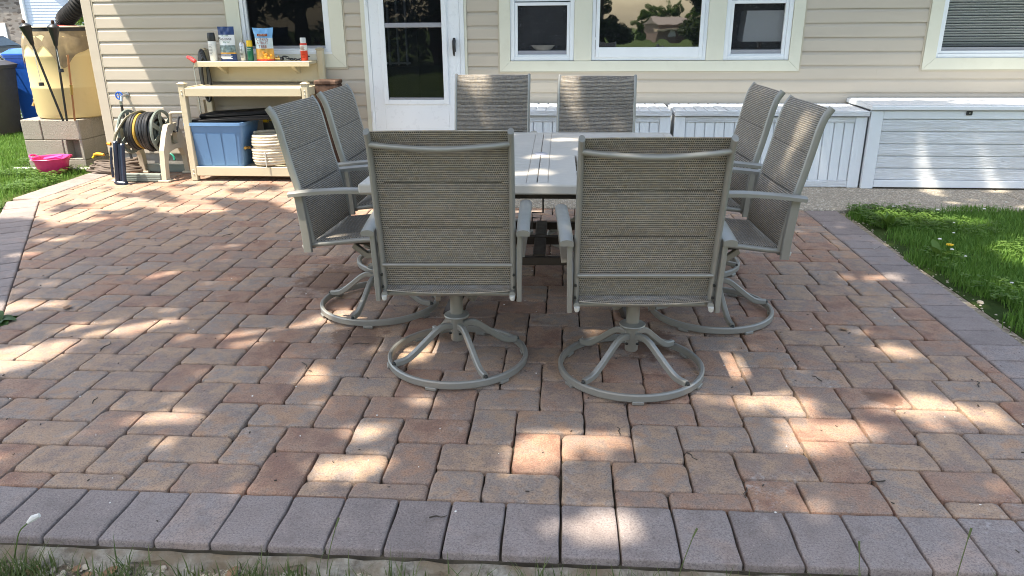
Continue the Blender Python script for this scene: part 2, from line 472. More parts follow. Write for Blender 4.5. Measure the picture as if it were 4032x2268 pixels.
# rough lime-streaked edging concrete
N = NT('edging_concrete'); po = N.pos()
c_ = N.mix(N.rng(N.noise(po, 22, 6, .7), .35, .65), (.20, .17, .13), (.52, .47, .38))
c_ = N.mix(N.rng(N.noise(po, 8, 4), .45, .62), c_, (.27, .21, .14)); N.base(c_); N.set(.95, .1); N.bump(N.noise(po, 60, 6, .7), 1.0, .012)
M['edging'] = N.m
N = NT('soil'); po = N.pos()
c_ = N.mix(N.rng(N.noise(po, 30, 6, .7), .35, .65), (.16, .125, .085), (.42, .35, .25))
c_ = N.mix(N.rng(N.noise(po, 130, 3), .58, .66), c_, (.45, .39, .28)); N.base(c_); N.set(.95, .1); N.bump(N.noise(po, 70, 6, .7), 1.0, .01)
M['soil'] = N.m
N = NT('lawn_ground'); po = N.pos()
N.base(N.mix(N.rng(N.noise(po, 2.5, 5), .35, .65), (.035, .060, .014), (.075, .105, .025))); N.set(.95, .1); N.bump(N.noise(po, 90, 5), 1.0, .02)
M['lawn'] = N.m
def leafmat(name, a, b, trans=.35, rough=.55):
    N = NT(name); ge = N.n('ShaderNodeNewGeometry')
    c_ = N.mix(ge.outputs['Random Per Island'], a, b)
    N.base(c_); N.set(rough, .3)
    tr = N.n('ShaderNodeBsdfTranslucent'); N.l(N.mix(.5, c_, (.10, .14, .02)), tr.inputs[0])
    ms = N.n('ShaderNodeMixShader'); ms.inputs[0].default_value = trans
    N.l(N.b.outputs[0], ms.inputs[1]); N.l(tr.outputs[0], ms.inputs[2]); N.l(ms.outputs[0], N.out.inputs[0])
    return N.m
M['grass'] = leafmat('grass_blades', (.07, .17, .02), (.22, .38, .07), .4)
M['grass_dry'] = leafmat('grass_blades_mixed', (.06, .10, .022), (.17, .19, .07), .3)
M['leaf'] = leafmat('tree_leaves', (.035, .075, .014), (.075, .13, .025), .3)
M['leaf_dark'] = leafmat('dark_tree_leaves', (.02, .042, .012), (.05, .085, .02), .25)
M['leaf_lit'] = leafmat('shrub_leaves', (.07, .14, .02), (.14, .23, .04), .35)
M['clover'] = plain('clover_white', (.75, .72, .66), .7, .2, var=.2, vscale=80)
M['bark'] = plain('tree_bark', (.11, .085, .065), .9, .2, var=.4, vscale=12, bump=.8, bscale=30)

# window glass: dark pane with a coated reflection; light passes only a little
def glass(name, tint, tr, ior=1.9):
    N = NT(name); N.base((.012, .013, .015)); N.set(.015, .5); N.b.inputs['IOR'].default_value = ior
    t = N.n('ShaderNodeBsdfTransparent'); t.inputs[0].default_value = (*tint, 1)
    ms = N.n('ShaderNodeMixShader'); ms.inputs[0].default_value = tr
    N.l(N.b.outputs[0], ms.inputs[1]); N.l(t.outputs[0], ms.inputs[2]); N.l(ms.outputs[0], N.out.inputs[0])
    co = N.coord('Object'); N.bump(N.noise(co, 3.2, 2), .12, .006)
    return N.m
M['glass_dark'] = glass('window_glass', (.85, .88, .9), .6, 1.45)
M['glass_mirror'] = glass('coated_window_glass', (.6, .65, .65), .15, 2.9)
N = NT('insect_screen'); co = N.coord('Object')
spk = N.rng(N.noise(co, 170, 2, .6), .62, .70, 0, .8)
N.base(N.mix(spk, (.018, .019, .023), (.16, .17, .19))); N.set(.5, .3)
t = N.n('ShaderNodeBsdfTransparent'); ms = N.n('ShaderNodeMixShader'); ms.inputs[0].default_value = .25
N.l(N.b.outputs[0], ms.inputs[1]); N.l(t.outputs[0], ms.inputs[2]); N.l(ms.outputs[0], N.out.inputs[0])
M['screen'] = N.m
N = NT('speckled_screen'); co = N.coord('Object')
spk = N.rng(N.noise(co, 75, 2, .6), .60, .66, 0, .9)
N.base(N.mix(spk, (.018, .019, .023), (.30, .31, .33))); N.set(.5, .3)
t = N.n('ShaderNodeBsdfTransparent'); ms = N.n('ShaderNodeMixShader'); ms.inputs[0].default_value = .68
N.l(N.b.outputs[0], ms.inputs[1]); N.l(t.outputs[0], ms.inputs[2]); N.l(ms.outputs[0], N.out.inputs[0])
M['speckled'] = N.m
N = NT('block_concrete'); co = N.coord('Object')
c_ = N.mix(N.rng(N.noise(co, 90, 4, .7), .35, .65), (.22, .195, .16), (.43, .39, .33)); c_ = N.mix(N.rng(N.noise(co, 6, 3), .5, .7, 0, .4), c_, (.30, .25, .19))
N.base(c_); N.set(.95, .15); N.bump(N.noise(co, 130, 4, .7), .9, .006)
M['block'] = N.m
N = NT('shade_cloth'); co = N.coord('Object'); N.base(N.mix(N.rng(N.noise(co, 5, 4), .35, .65), (.20, .16, .11), (.40, .31, .19))); N.set(.8, .2)
t = N.n('ShaderNodeBsdfTransparent'); ms = N.n('ShaderNodeMixShader'); ms.inputs[0].default_value = .22
N.l(N.b.outputs[0], ms.inputs[1]); N.l(t.outputs[0], ms.inputs[2]); N.l(ms.outputs[0], N.out.inputs[0])
M['cloth'] = N.m
N = NT('neighbour_stone'); co = N.coord('Object'); vo = N.n('ShaderNodeTexVoronoi'); vo.inputs['Scale'].default_value = 1.0
N.l(N.scalev(co, (3.2, 3.2, 8)), vo.inputs['Vector']); cell = N.n('ShaderNodeSeparateColor'); N.l(vo.outputs['Color'], cell.inputs[0])
N.base(N.mix(N.rng(vo.outputs['Distance'], .45, .6), N.ramp(cell.outputs[0], [(0, (.07, .06, .055)), (.5, (.16, .135, .115)), (1, (.27, .24, .21))]), (.20, .18, .16))); N.set(.9, .2)
M['stone'] = N.m

# ================================================================== SETTING: ground, patio, path, lawns
def terrain_z(x, y):
    z = -0.07
    if y < -20: z -= (-20-max(y, -120))*.025
    if y < -120: z += (-120-y)*.03
    if y > 6: z -= (y-6)*.0262 if y < 40 else 34*.0262
    return z
gx = sorted(set(list(np.linspace(-160, 160, 33)) + list(np.linspace(-30, 30, 31))))
gy = sorted(set(list(np.linspace(-160, 160, 33)) + list(np.linspace(-10, 44, 28)) + [6, 40]))
mb = MB()
mb.v = [(x, y, terrain_z(x, y)) for y in gy for x in gx]
nx_ = len(gx)
mb.f = [(j*nx_+i, j*nx_+i+1, (j+1)*nx_+i+1, (j+1)*nx_+i) for j in range(len(gy)-1) for i in range(nx_-1)]
mb.sm = [False]*len(mb.f)
tag(obj('ground', mb, M['lawn']), kind='structure')

U0 = .08                                  # half a paver
FX1, FY0, SLAB_Y, SLAB_X = 1.752, -.24, 3.40, -2.0
LA = Vector((-4.22, 3.60)); LD = Vector((1.51, -2.50)).normalized(); LN = Vector((-LD.y, LD.x))   # inner edge of the slanting border
if LN.dot(Vector((1, 0))) < 0: LN = -LN   # points into the patio
BW = .236                                 # border width
def left_edge_x(y, off=0.0):              # x of the slanting inner edge (moved outwards by off)
    p = LA - LN*off
    return p.x + (p.y - y)/(-LD.y)*LD.x
patio = obj('patio', MB().prism([(left_edge_x(-.476, BW), -.476), (1.988, -.476), (1.988, 3.40), (SLAB_X, 3.40), (SLAB_X, 4.79), (-4.45, 4.79), (-4.45, 3.476)], -.068, -.022, 'z'), M['joint'])
tag(patio, 'sand bed of the brick paver patio', kind='structure')

def clip(poly, n, d):                     # keep the side n.p <= d
    out = []
    for i in range(len(poly)):
        a, b = poly[i], poly[(i+1) % len(poly)]
        da, db = n[0]*a[0]+n[1]*a[1]-d, n[0]*b[0]+n[1]*b[1]-d
        if da <= 0: out.append(a)
        if (da < 0 < db) or (db < 0 < da):
            t = da/(da-db); out.append((a[0]+(b[0]-a[0])*t, a[1]+(b[1]-a[1])*t))
    return out
def area(p): return abs(sum(p[i][0]*p[(i+1) % len(p)][1]-p[(i+1) % len(p)][0]*p[i][1] for i in range(len(p))))/2
def outline(w_, h_, rnd, gap=.0025, cmin=.005, cmax=.028):
    "tumbled block outline: uneven sides, corners worn differently"
    x0, y0, x1, y1 = gap, gap, w_-gap, h_-gap
    pts = []
    cr = [rnd.uniform(cmin, cmax) for _ in range(4)]
    cs = [(x0, y0, 1, 1, 0), (x1, y0, -1, 1, 1), (x1, y1, -1, -1, 2), (x0, y1, 1, -1, 3)]
    j = lambda a=.0026: rnd.uniform(-a, a)
    for q, (cx, cy, sx, sy, i) in enumerate(cs):
        r = cr[i]; c0 = (cx+sx*r, cy+sy*r)
        a0 = {0: PI, 1: 1.5*PI, 2: 0, 3: .5*PI}[i]
        for t in (0, .5, 1):
            a = a0 + t*PI/2
            pts.append((c0[0]+r*math.cos(a)+j(.0008), c0[1]+r*math.sin(a)+j(.0008)))
        nxt = cs[(q+1) % 4]
        for t in (.33, .67):
            mx, my = cx+(nxt[0]-cx)*t, cy+(nxt[1]-cy)*t
            pts.append((mx+(j() if abs(nxt[1]-cy) > .01 else 0), my+(j() if abs(nxt[0]-cx) > .01 else 0)))
    return pts
def block_mb(poly, mb, rnd, bev=.0062, depth=.055, tilt=True):
    n = len(poly); cx = sum(p[0] for p in poly)/n; cy = sum(p[1] for p in poly)/n
    tx, ty, dz = (rnd.uniform(-.006, .006), rnd.uniform(-.006, .006), rnd.uniform(-.0018, .0012)) if tilt else (0, 0, 0)
    def zt(x, y): return dz + (x-cx)*tx + (y-cy)*ty
    def ins(p, d):
        L = math.hypot(p[0]-cx, p[1]-cy); s_ = max(0, (L-d)/L) if L > 0 else 0
        return (cx+(p[0]-cx)*s_, cy+(p[1]-cy)*s_)
    rings = []
    for d, z in ((0, -depth), (0, -bev*1.25), (bev*.5, -bev*.45), (bev*1.6, -bev*.08), (bev*3.0, 0)):
        rings.append([(*ins(p, d), (z if z == -depth else z+zt(*p))) for p in poly])
    base = len(mb.v); vs = [p for r_ in rings for p in r_]; fs = []
    for k_ in range(4):
        for i in range(n): fs.append((k_*n+i, k_*n+(i+1) % n, (k_+1)*n+(i+1) % n, (k_+1)*n+i))
    mb.add(vs, fs, True)
    mb.f.append(tuple(base+4*n+i for i in range(n))); mb.sm.append(True)
rp = random.Random(21)
tiles = []
for n_ in range(-14, 14):
    for m_ in range(-40, 40):
        for (du, dv, tw, th) in ((0, 0, 3, 2), (3, 0, 2, 3)):
            u, v = 2*m_+5*n_+du, -2*m_+n_+dv
            x, y = u*U0, v*U0
            if x > FX1 or x+tw*U0 < -4.3 or y+th*U0 < FY0 or y > 4.80: continue
            tiles.append((x, y, tw*U0, th*U0))
variants = {}
def variant(tw, th, k_):
    key = (tw, th, k_)
    if key not in variants:
        b = MB(); block_mb(outline(tw, th, rp), b, rp, tilt=False)
        variants[key] = b.mesh('paver', M['paver'])
    return variants[key]
fulls = []
for (x, y, tw, th) in tiles:
    poly = [(a+x, b+y) for a, b in outline(tw, th, rp)]
    A0 = area(poly); cy_ = y+th/2; cx_ = x+tw/2
    q = clip(poly, (1, 0), FX1-.003); q = clip(q, (0, -1), -(FY0+.003)) if len(q) > 2 else q
    if len(q) > 2: q = clip(q, (-LN.x, -LN.y), -(LN.dot(LA)+.003)) if cy_ < 3.62 else clip(q, (-1, 0), 4.207)
    if len(q) > 2:
        if cx_ > SLAB_X+.02: q = clip(q, (0, 1), SLAB_Y-.004)
        else:
            q = clip(q, (0, 1), 4.76)
            if len(q) > 2 and cy_ > SLAB_Y: q = clip(q, (1, 0), SLAB_X-.004)
    if len(q) < 3 or area(q) < .0016: continue
    cx_ = sum(p[0] for p in q)/len(q); cy_ = sum(p[1] for p in q)/len(q)
    px, py, d = pix((cx_, cy_, 0))
    size = area(q)/d**2*abs((CAM_LOC.z)/d)
    inside = -.05 < px < 1.05 and -.05 < py < 1.08
    fulls.append((size if inside else size*.01, x, y, tw, th, q, area(q) > A0*.985))
fulls.sort(key=lambda t_: -t_[0])
rest = MB()
for i, (sz, x, y, tw, th, q, whole) in enumerate(fulls):
    if i < 298:
        if whole:
            o = link('paver', variant(tw, th, rp.randrange(9)), patio)
            if rp.random() < .5:
                o.location = (x, y, rp.uniform(-.0015, .0015))
                o.rotation_euler = (rp.uniform(-.006, .006), rp.uniform(-.006, .006), 0)
            else:
                o.location = (x+tw, y+th, rp.uniform(-.0015, .0015)); o.rotation_euler = (rp.uniform(-.006, .006), rp.uniform(-.006, .006), PI)
        else:
            cx_ = sum(p[0] for p in q)/len(q); cy_ = sum(p[1] for p in q)/len(q)
            b = MB(); block_mb([(p[0]-cx_, p[1]-cy_) for p in q], b, rp, bev=.006)
            o = obj('paver', b, M['paver'], patio, fix=False); o.location = (cx_, cy_, 0)
    else: block_mb(q, rest, rp)
o = obj('paver_field', rest, M['paver'], patio, fix=False); o['kind'] = 'stuff'

# border courses: front, right, slanting left, left end
bvar = []
for k_ in range(7):
    b = MB(); block_mb([(p[0]-.08, p[1]-.118) for p in outline(.16, BW, rp, .0028, .003, .010)], b, rp, bev=.005, depth=.062, tilt=False); bvar.append(b.mesh('border_paver', M['border']))
def border(x, y, rz):
    o = link('border_paver', rp.choice(bvar), patio); o.location = (x, y, rp.uniform(-.001, .002))
    o.rotation_euler = (rp.uniform(-.005, .005), rp.uniform(-.005, .005), rz + (PI if rp.random() < .5 else 0))
for k_ in range(-16, 13):
    if .16*k_ > left_edge_x(-.3, BW)-.16: border(.16*k_+.08, FY0-BW/2, 0)
y = 3.395 - .08
while y > FY0+.05: border(FX1+BW/2, y, PI/2); y -= .16
t = .08
while True:
    p = LA - LN*(BW/2) + LD*t
    if p.y < -.2: break
    border(p.x, p.y, math.atan2(LD.y, LD.x)); t += .16
for k_ in range(7): border(-4.21-BW/2, 3.66+.16*k_, PI/2)

# exposed aggregate path along the house
mb = MB()
for a, b in ((SLAB_X, .92), (.932, 3.46), (3.472, 7.0)): mb.box((a, SLAB_Y+.002, -.06), (b, 4.92, .004), .006)
tag(obj('concrete_path', mb, M['aggregate']), kind='structure')

# rough concrete haunch and soil in front of the border
mb = MB(); n = 90; rows_ = [(0, -.030), (-.03, -.036), (-.055, -.047), (-.075, -.066)]
for i in range(n+1):
    x = -2.6 + 4.9*i/n
    for k_, (dy, z) in enumerate(rows_):
        mb.v.append((x, -.474 + dy*(1+.35*math.sin(i*1.7+k_)+rp.uniform(-.3, .3))*(k_ > 0), z+rp.uniform(-.005, .005)))
for i in range(n):
    for k_ in range(3):
        a = i*4+k_; mb.f.append((a, a+4, a+5, a+1)); mb.sm.append(True)
tag(obj('paving_edge_concrete', mb, M['edging']), kind='structure')
mb = MB(); n, m = 110, 14
for j in range(m+1):
    for i in range(n+1):
        mb.v.append((-4+8*i/n, -.50-1.3*(j/m)**1.3, -.052+rp.uniform(-.008, .008)))
for j in range(m):
    for i in range(n):
        a = j*(n+1)+i; mb.f.append((a, a+1, a+n+2, a+n+1)); mb.sm.append(True)
tag(obj('soil_strip', mb, M['soil']), kind='structure')

# lawns: turf sheets, then blades
tag(obj('lawn_right', MB().prism([(2.09, -.9), (9, -.9), (9, 3.40), (2.06, 3.40), (2.03, 2.2)], -.068, -.018, 'z'), M['lawn']), kind='structure')
tag(obj('lawn_edge_soil', MB().prism([(1.985, -.9), (2.2, -.9), (2.2, 3.395), (1.985, 3.395)], -.068, -.022, 'z'), M['soil']), kind='structure')
lp = [(left_edge_x(-.476, BW)-.01, -.476), (left_edge_x(3.47, BW)-.01, 3.47), (-4.46, 3.50), (-4.46, 4.8), (-4.40, 4.95), (-4.40, 5.9), (-14, 5.9), (-14, -.476)]
tag(obj('lawn_left', MB().prism(lp, -.068, -.018, 'z'), M['lawn']), kind='structure')

def blades(name, pts, z0, hmin, hmax, wid, mat, seed, lean=.5):
    r = np.random.default_rng(seed); n = len(pts)
    h = r.uniform(hmin, hmax, n); a = r.uniform(0, 2*PI, n); ln = r.uniform(.1, 1, n)*lean*h
    wd = r.uniform(.6, 1.2, n)*wid; b = a + r.uniform(-.6, .6, n) + PI/2
    P = np.c_[pts, np.full(n, z0)]
    side = np.c_[np.cos(b)*wd, np.sin(b)*wd, np.zeros(n)]; dr = np.c_[np.cos(a), np.sin(a), np.zeros(n)]
    m1 = P + dr*(ln*.3)[:, None] + np.c_[np.zeros(n), np.zeros(n), h*.55]
    tip = P + dr*ln[:, None] + np.c_[np.zeros(n), np.zeros(n), h]
    V = np.stack([P-side/2, P+side/2, m1+side*.38, m1-side*.38, tip], 1).reshape(-1, 3)
    k_ = np.arange(n)*5
    F = np.stack([k_, k_+1, k_+2, k_, k_+2, k_+3, k_+3, k_+2, k_+4], 1).ravel()
    o = raw_mesh(name, V, F, 3, mat)
    return tag(o, kind='stuff')
r_ = np.random.default_rng(5)
# right lawn: only what the picture or a step beside it would show
p = np.c_[r_.uniform(1.98, 5.0, 210000), r_.uniform(-.1, 3.52, 210000)]
edge = 2.06 + .05*np.sin(p[:, 1]*5.1) + .04*np.sin(p[:, 1]*13+1)
dens = np.clip((p[:, 0]-edge)/.10, 0, 1) * np.clip((3.50-p[:, 1]+.05*np.sin(p[:, 0]*9))/.10, 0, 1)*(.55+.45*np.sin(p[:, 0]*3.1+p[:, 1]*2.3)**2)
near = 1/(1+((p[:, 0]-2.6)/2.0).clip(0)**2)
p = p[r_.uniform(size=len(p)) < dens*near]
tag(blades('grass_right', p, -.02, .022, .066, .0055, M['grass'], 1), 'short green lawn grass right of the patio')
p = np.c_[r_.uniform(-9, -3.2, 150000), r_.uniform(1.6, 9.0, 150000)]
lx = np.where(p[:, 1] < 3.5, LA.x-LN.x*BW + (LA.y-LN.y*BW-p[:, 1])/(-LD.y)*LD.x, -4.46)-.015
keep = (p[:, 0] < lx) & ~((p[:, 1] > 4.83) & (p[:, 0] > -5.4) & (p[:, 1] < 6)) & ~((p[:, 1] > 4.7) & (p[:, 0] > -4.44))
p = p[keep & (r_.uniform(size=len(p)) < np.clip(1.5/(1+(p[:, 1]-3.0).clip(0)*.25), 0, 1)*np.clip((lx-p[:, 0])/.08, 0.1, 1))]
zz = np.where(p[:, 1] > 6, -.07-(p[:, 1]-6)*.0262, -.02)
o = tag(blades('grass_left', p, 0, .025, .07, .006, M['grass'], 2), 'sunlit lawn grass left of the patio')
vz = np.zeros(len(o.data.vertices)*3, np.float32); o.data.vertices.foreach_get('co', vz); vz = vz.reshape(-1, 3); vz[:, 2] += np.repeat(zz, 5); o.data.vertices.foreach_set('co', vz.ravel())
def clover_leaves(name, p, z0, z1, size, seed, label):
    r = np.random.default_rng(seed); n = len(p)
    P_ = np.repeat(np.c_[p, r.uniform(z0, z1, n)], 3, 0); a = np.repeat(r.uniform(0, 2*PI, n), 3)+np.tile([0, 2.09, 4.19], n)
    L_ = np.repeat(size*r.uniform(.7, 1.3, n), 3); tl = r.uniform(-.25, .35, 3*n)
    d_ = np.c_[np.cos(a), np.sin(a), tl]*L_[:, None]; s_ = np.c_[-np.sin(a), np.cos(a), np.zeros(3*n)]*(L_*.45)[:, None]
    V_ = np.stack([P_, P_+d_*.6+s_, P_+d_, P_+d_*.6-s_], 1).reshape(-1, 3)
    return tag(raw_mesh(name, V_, np.arange(12*n), 4, M['leaf_lit']), label, kind='stuff')
q_ = np.c_[r_.normal(2.55, .35, 2600), r_.uniform(1.0, 3.45, 2600)]; q_ = q_[(q_[:, 0] > 2.09) & (np.sin(q_[:, 0]*6+q_[:, 1]*4)+np.sin(q_[:, 1]*9) > .1)]
q2 = np.c_[r_.uniform(2.06, 2.6, 700), r_.uniform(2.9, 3.44, 700)]
clover_leaves('clover_right', np.r_[q_, q2], .012, .055, .017, 11, 'low clover leaves in the lawn right of the patio')
q_ = np.c_[r_.uniform(-5.6, -3.6, 9000), r_.uniform(2.4, 5.6, 9000)]; lx2 = np.where(q_[:, 1] < 3.5, LA.x-LN.x*BW + (LA.y-LN.y*BW-q_[:, 1])/(-LD.y)*LD.x, -4.46)-.01
q_ = q_[(q_[:, 0] < lx2) & (q_[:, 0] > lx2-1.0) & ~((q_[:, 1] > 4.78) & (q_[:, 0] > -5.35)) & (np.sin(q_[:, 0]*7+q_[:, 1]*5)+np.sin(q_[:, 1]*8-q_[:, 0]*3) > -.2)]
clover_leaves('clover_left', q_, .012, .06, .018, 12, 'sunlit clover leaves along the lawn edge by the bucket')
# sparse blades along the front edge
p = np.c_[r_.uniform(-2.2, 2.2, 17000), -.50-r_.gamma(2.2, .06, 17000)]
clump = (np.sin(p[:, 0]*7)+np.sin(p[:, 0]*17+2)+np.sin(p[:, 0]*3.3+.5)) > -.1
p = p[(clump | (r_.uniform(size=len(p)) < .25)) & (r_.uniform(size=len(p)) < np.clip((-.49-p[:, 1])/.13, .05, 1))]
tag(blades('grass_front', p, -.055, .03, .085, .0045, M['grass_dry'], 3, .9), 'thin grass growing along the front paver edge')
# pebbles in the soil
mb = MB(); rr = random.Random(9)
def pebble(mb, x, y, z, r, rr):
    a, b, c_ = r*rr.uniform(.8, 1.3), r*rr.uniform(.7, 1.0), r*rr.uniform(.45, .7); ph = rr.uniform(0, PI)
    vs = []; 
    for i in range(5):
        th = PI*(i+.0)/4
        for q in range(8):
            u = 2*PI*q/8; X, Y, Z = a*math.sin(th)*math.cos(u), b*math.sin(th)*math.sin(u), c_*math.cos(th)
            vs.append((x+X*math.cos(ph)-Y*math.sin(ph), y+X*math.sin(ph)+Y*math.cos(ph), z+Z))
    mb.add(vs, [(i*8+q, i*8+(q+1) % 8, (i+1)*8+(q+1) % 8, (i+1)*8+q) for i in range(4) for q in range(8)], True)
for _ in range(900): pebble(mb, rr.uniform(-2, 1.9), -.515-rr.expovariate(9)*.8, -.048, rr.choice((.003, .004, .005, .006, .009, .011)), rr)
for _ in range(160): pebble(mb, 2.0+abs(rr.gauss(0, .05)), rr.uniform(.4, 3.2), -.018, rr.choice((.003, .004, .006, .008)), rr)
tag(obj('gravel', mb, M['pebble']), 'small tan gravel in the soil beside the paving', kind='stuff')

# ================================================================== HOUSE
house = hempty('house', 0, 0, 0, 'beige vinyl sided house with cream window trim and white storm door', 'house')
HX0, HX1, TOP = -4.36, 6.2, 2.60
OPEN = [(-3.025, -1.955, .931, 1.95), (-1.80, -.866, .0, 2.15), (-.583, 1.992, .889, 2.0), (2.99, 4.55, .90, 2.0)]
S0, SH = .150, .1131
prof = [(.000, .007), (-.009, .007), (-.0165, .007), (-.0172, -.0025), (-.0195, -.003), (-.0200, .004), (-.0185, .080), (-.0130, .093), (-.0090, .101), (-.0080, SH-.0006), (.0, SH-.0006)]
k_ = 0
z = S0
while z < TOP-.05:
    cuts = [(HX0+.085, HX1)]
    for (a, b, z0, z1) in OPEN:
        if z > z0-.012 and z+SH < z1+.08:
            new = []
            for (p, q) in cuts:
                if b <= p or a >= q: new.append((p, q)); continue
                if a > p: new.append((p, a-.001))
                if b < q: new.append((b+.001, q))
            cuts = new
    for (p, q) in cuts:
        ends = [p]
        while q-ends[-1] > 3.9: ends.append(ends[-1]+rp.uniform(1.9, 3.6))
        ends.append(q)
        for i_ in range(len(ends)-1):
            pr_ = .0012*(i_ % 2)
            obj('siding_board', MB().prism([(d-pr_*(d < -.001), zz_+z+.0007*math.sin(k_*3+i_)) for d, zz_ in prof], ends[i_]-.012*(i_ % 2), ends[i_+1]+.012*(i_ % 2)*(i_ < len(ends)-2), 'x'), M['siding'], house)
        k_ += 1
    z += SH
def hb(name, lo, hi, mat, parent=house, ch=.002): return obj(name, MB().box(lo, hi, ch), mat, parent)
hb('foundation', (HX0+.02, -.002, -.06), (HX1, .2, S0-.002), M['concrete'])
hb('sheathing', (HX0+.01, .001, S0), (-3.03, .06, TOP), M['trim_edge'])
for a, b, z0, z1 in ((-3.029, -1.951, S0, .93), (-1.95, -1.803, S0, TOP), (-.863, -.587, S0, TOP), (-.586, 1.995, S0, .888), (1.996, 2.987, S0, TOP), (2.988, 4.56, S0, .899), (4.561, HX1, S0, TOP), (-3.029, -1.951, 1.951, TOP), (-1.802, -.864, 2.151, TOP), (-.586, 1.995, 2.001, TOP), (2.988, 4.56, 2.001, TOP)):
    hb('sheathing', (a, .001, z0), (b, .06, z1), M['trim_edge'], ch=0)
# corner post
mb = MB(); mb.box((HX0, -.026, .115), (HX0+.092, .06, TOP), .004); mb.box((HX0-.006, -.02, .115), (HX0+.0, .12, TOP), .002)
obj('corner_post', mb, M['siding'], house)
hb('corner_channel', (HX0+.0925, -.021, .12), (HX0+.104, -.001, TOP), M['trim_edge'])
# gable side, rear and floor, roof with eave
hb('side_wall', (HX0+.002, .121, -.06), (HX0+.06, 7.0, TOP), M['siding'])
hb('rear_wall', (HX0, 7.001, -.06), (HX1, 7.08, TOP), M['siding'])
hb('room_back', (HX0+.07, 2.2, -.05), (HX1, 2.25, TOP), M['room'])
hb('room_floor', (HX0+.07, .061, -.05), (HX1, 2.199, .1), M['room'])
hb('soffit', (-4.43, -.545, 2.545), (HX1+.1, .0, 2.56), M['white'])
hb('fascia', (-4.432, -.562, 2.51), (HX1+.1, -.546, 2.70), M['white'])
mb = MB(); mb.prism([(-.60, 2.69), (-.60, 2.72), (3.6, 4.25), (7.7, 2.72), (7.7, 2.69), (3.6, 4.20)], -4.45, HX1+.2, 'x'); obj('roof', mb, M['roof'], house)
mb = MB(); mb.prism([(0, TOP), (3.6, 4.18), (7.1, TOP)], HX0+.002, HX0+.05, 'x'); obj('gable', mb, M['siding'], house)
mb = MB(); mb.prism([(0, TOP), (3.6, 4.18), (7.1, TOP)], HX1-.05, HX1, 'x'); obj('gable', mb, M['siding'], house)
hb('side_wall', (HX1-.06, .001, -.06), (HX1, 7.0, TOP-.001), M['siding'])

def frame4(mb, x0, x1, z0, z1, wd, y0, y1, ch=.002, top=True, wb=None):
    wb = wb or wd
    mb.box((x0, y0, z0), (x0+wd, y1, z1), ch); mb.box((x1-wd, y0, z0), (x1, y1, z1), ch)
    mb.box((x0+wd+.0003, y0+.0007, z0), (x1-wd-.0003, y1, z0+wb), ch)
    if top: mb.box((x0+wd+.0003, y0+.0007, z1-wd), (x1-wd-.0003, y1, z1), ch)
    return mb
def trim_set(par, x0, x1, z0, z1, wside, wbot):
    "mitred flat trim with a nail-flange channel round it"
    t_ = .03
    for poly in ([(x0, z0), (x0+wside, z0+wbot), (x0+wside, z1), (x0, z1)], [(x1, z0), (x1, z1), (x1-wside, z1), (x1-wside, z0+wbot)],
                 [(x0+.002, z0), (x1-.002, z0), (x1-wside-.002, z0+wbot), (x0+wside+.002, z0+wbot)]):
        obj('casing_board', MB().prism(poly, -t_, 0.002, 'y'), M['trim'], par)
    m_ = MB(); m_.box((x0-.014, -.024, z0-.016), (x0-.001, -.0005, z1), .001); m_.box((x1+.001, -.024, z0-.016), (x1+.014, -.0005, z1), .001)
    m_.box((x0-.001+.0005, -.024, z0-.016), (x1+.0005, -.0005, z0-.001), .001); obj('flange_channel', m_, M['trim_edge'], par)
def part_root(name):
    o = link(name, None, house); o.empty_display_size = .1; return o
def glazing(par, x0, x1, z0, z1, y, mat, name='pane'):
    mb = MB(); mb.box((x0, y, z0), (x1, y+.005, z1)); return obj(name, mb, mat, par)

# window behind the potting bench
w1 = part_root('window')
trim_set(w1, -3.02, -1.96, .931, 1.95, .125, .115)
obj('frame', frame4(MB(), -2.893, -2.087, 1.047, 1.93, .033, -.022, .05), M['white'], w1)
hb('sill', (-2.9, -.032, 1.046), (-2.08, -.0225, 1.066), M['white'], w1)
obj('sash', frame4(MB(), -2.858, -2.122, 1.082, 1.9, .022, -.010, .04, wb=.012), M['white'], w1)
hb('sash_rail', (-2.836, -.004, 1.0945), (-2.144, .03, 1.118), M['grey_bar'], w1)
glazing(w1, -2.84, -2.14, 1.10, 1.9, .012, M['glass_dark'])
hb('curtain_rail', (-2.84, .3, 1.75), (-2.14, .32, 1.78), M['room'], w1)

# storm door with its inner door
d1 = part_root('door')
for a, b in ((-1.80, -1.762), (-.888, -.866)): hb('casing', (a, -.028, .02), (b, .03, 2.15), M['trim'], d1)
hb('hinge_rail', (-1.7615, -.036, .02), (-1.728, .03, 2.12), M['white'], d1)
hb('latch_rail', (-.926, -.034, .02), (-.8885, .03, 2.12), M['white'], d1)
hb('head_casing', (-1.7995, -.03, 2.1205), (-.8665, .03, 2.18), M['trim'], d1)
mb = MB()
mb.box((-1.7265, -.03, .04), (-1.63, -.002, 2.11), .002); mb.box((-1.043, -.03, .04), (-.9275, -.002, 2.11), .002); mb.box((-1.6295, -.0295, .04), (-1.0435, -.003, .613), .002)
obj('door_panel', mb, M['door_white'], d1)
obj('glass_frame', frame4(MB(), -1.633, -1.040, .607, 2.1, .044, -.042, -.031, .003), M['door_white'], d1)
hb('middle_rail', (-1.586, -.036, 1.266), (-1.088, -.012, 1.305), M['grey_bar'], d1)
hb('bottom_rail', (-1.586, -.034, .652), (-1.088, -.014, .668), M['grey_bar'], d1)
glazing(d1, -1.586, -1.088, .655, 2.05, -.020, glass('door_glass', (.85, .88, .9), .5, 1.7))
mb = MB(); mb.tube([(-.975, -.045, 1.172), (-.975, -.062, 1.15), (-.977, -.066, 1.10), (-.979, -.058, 1.05), (-.980, -.040, 1.028)], [.012, .017, .014, .010, .006], 10); mb.box((-.99, -.036, 1.06), (-.965, -.031, 1.165), .003)
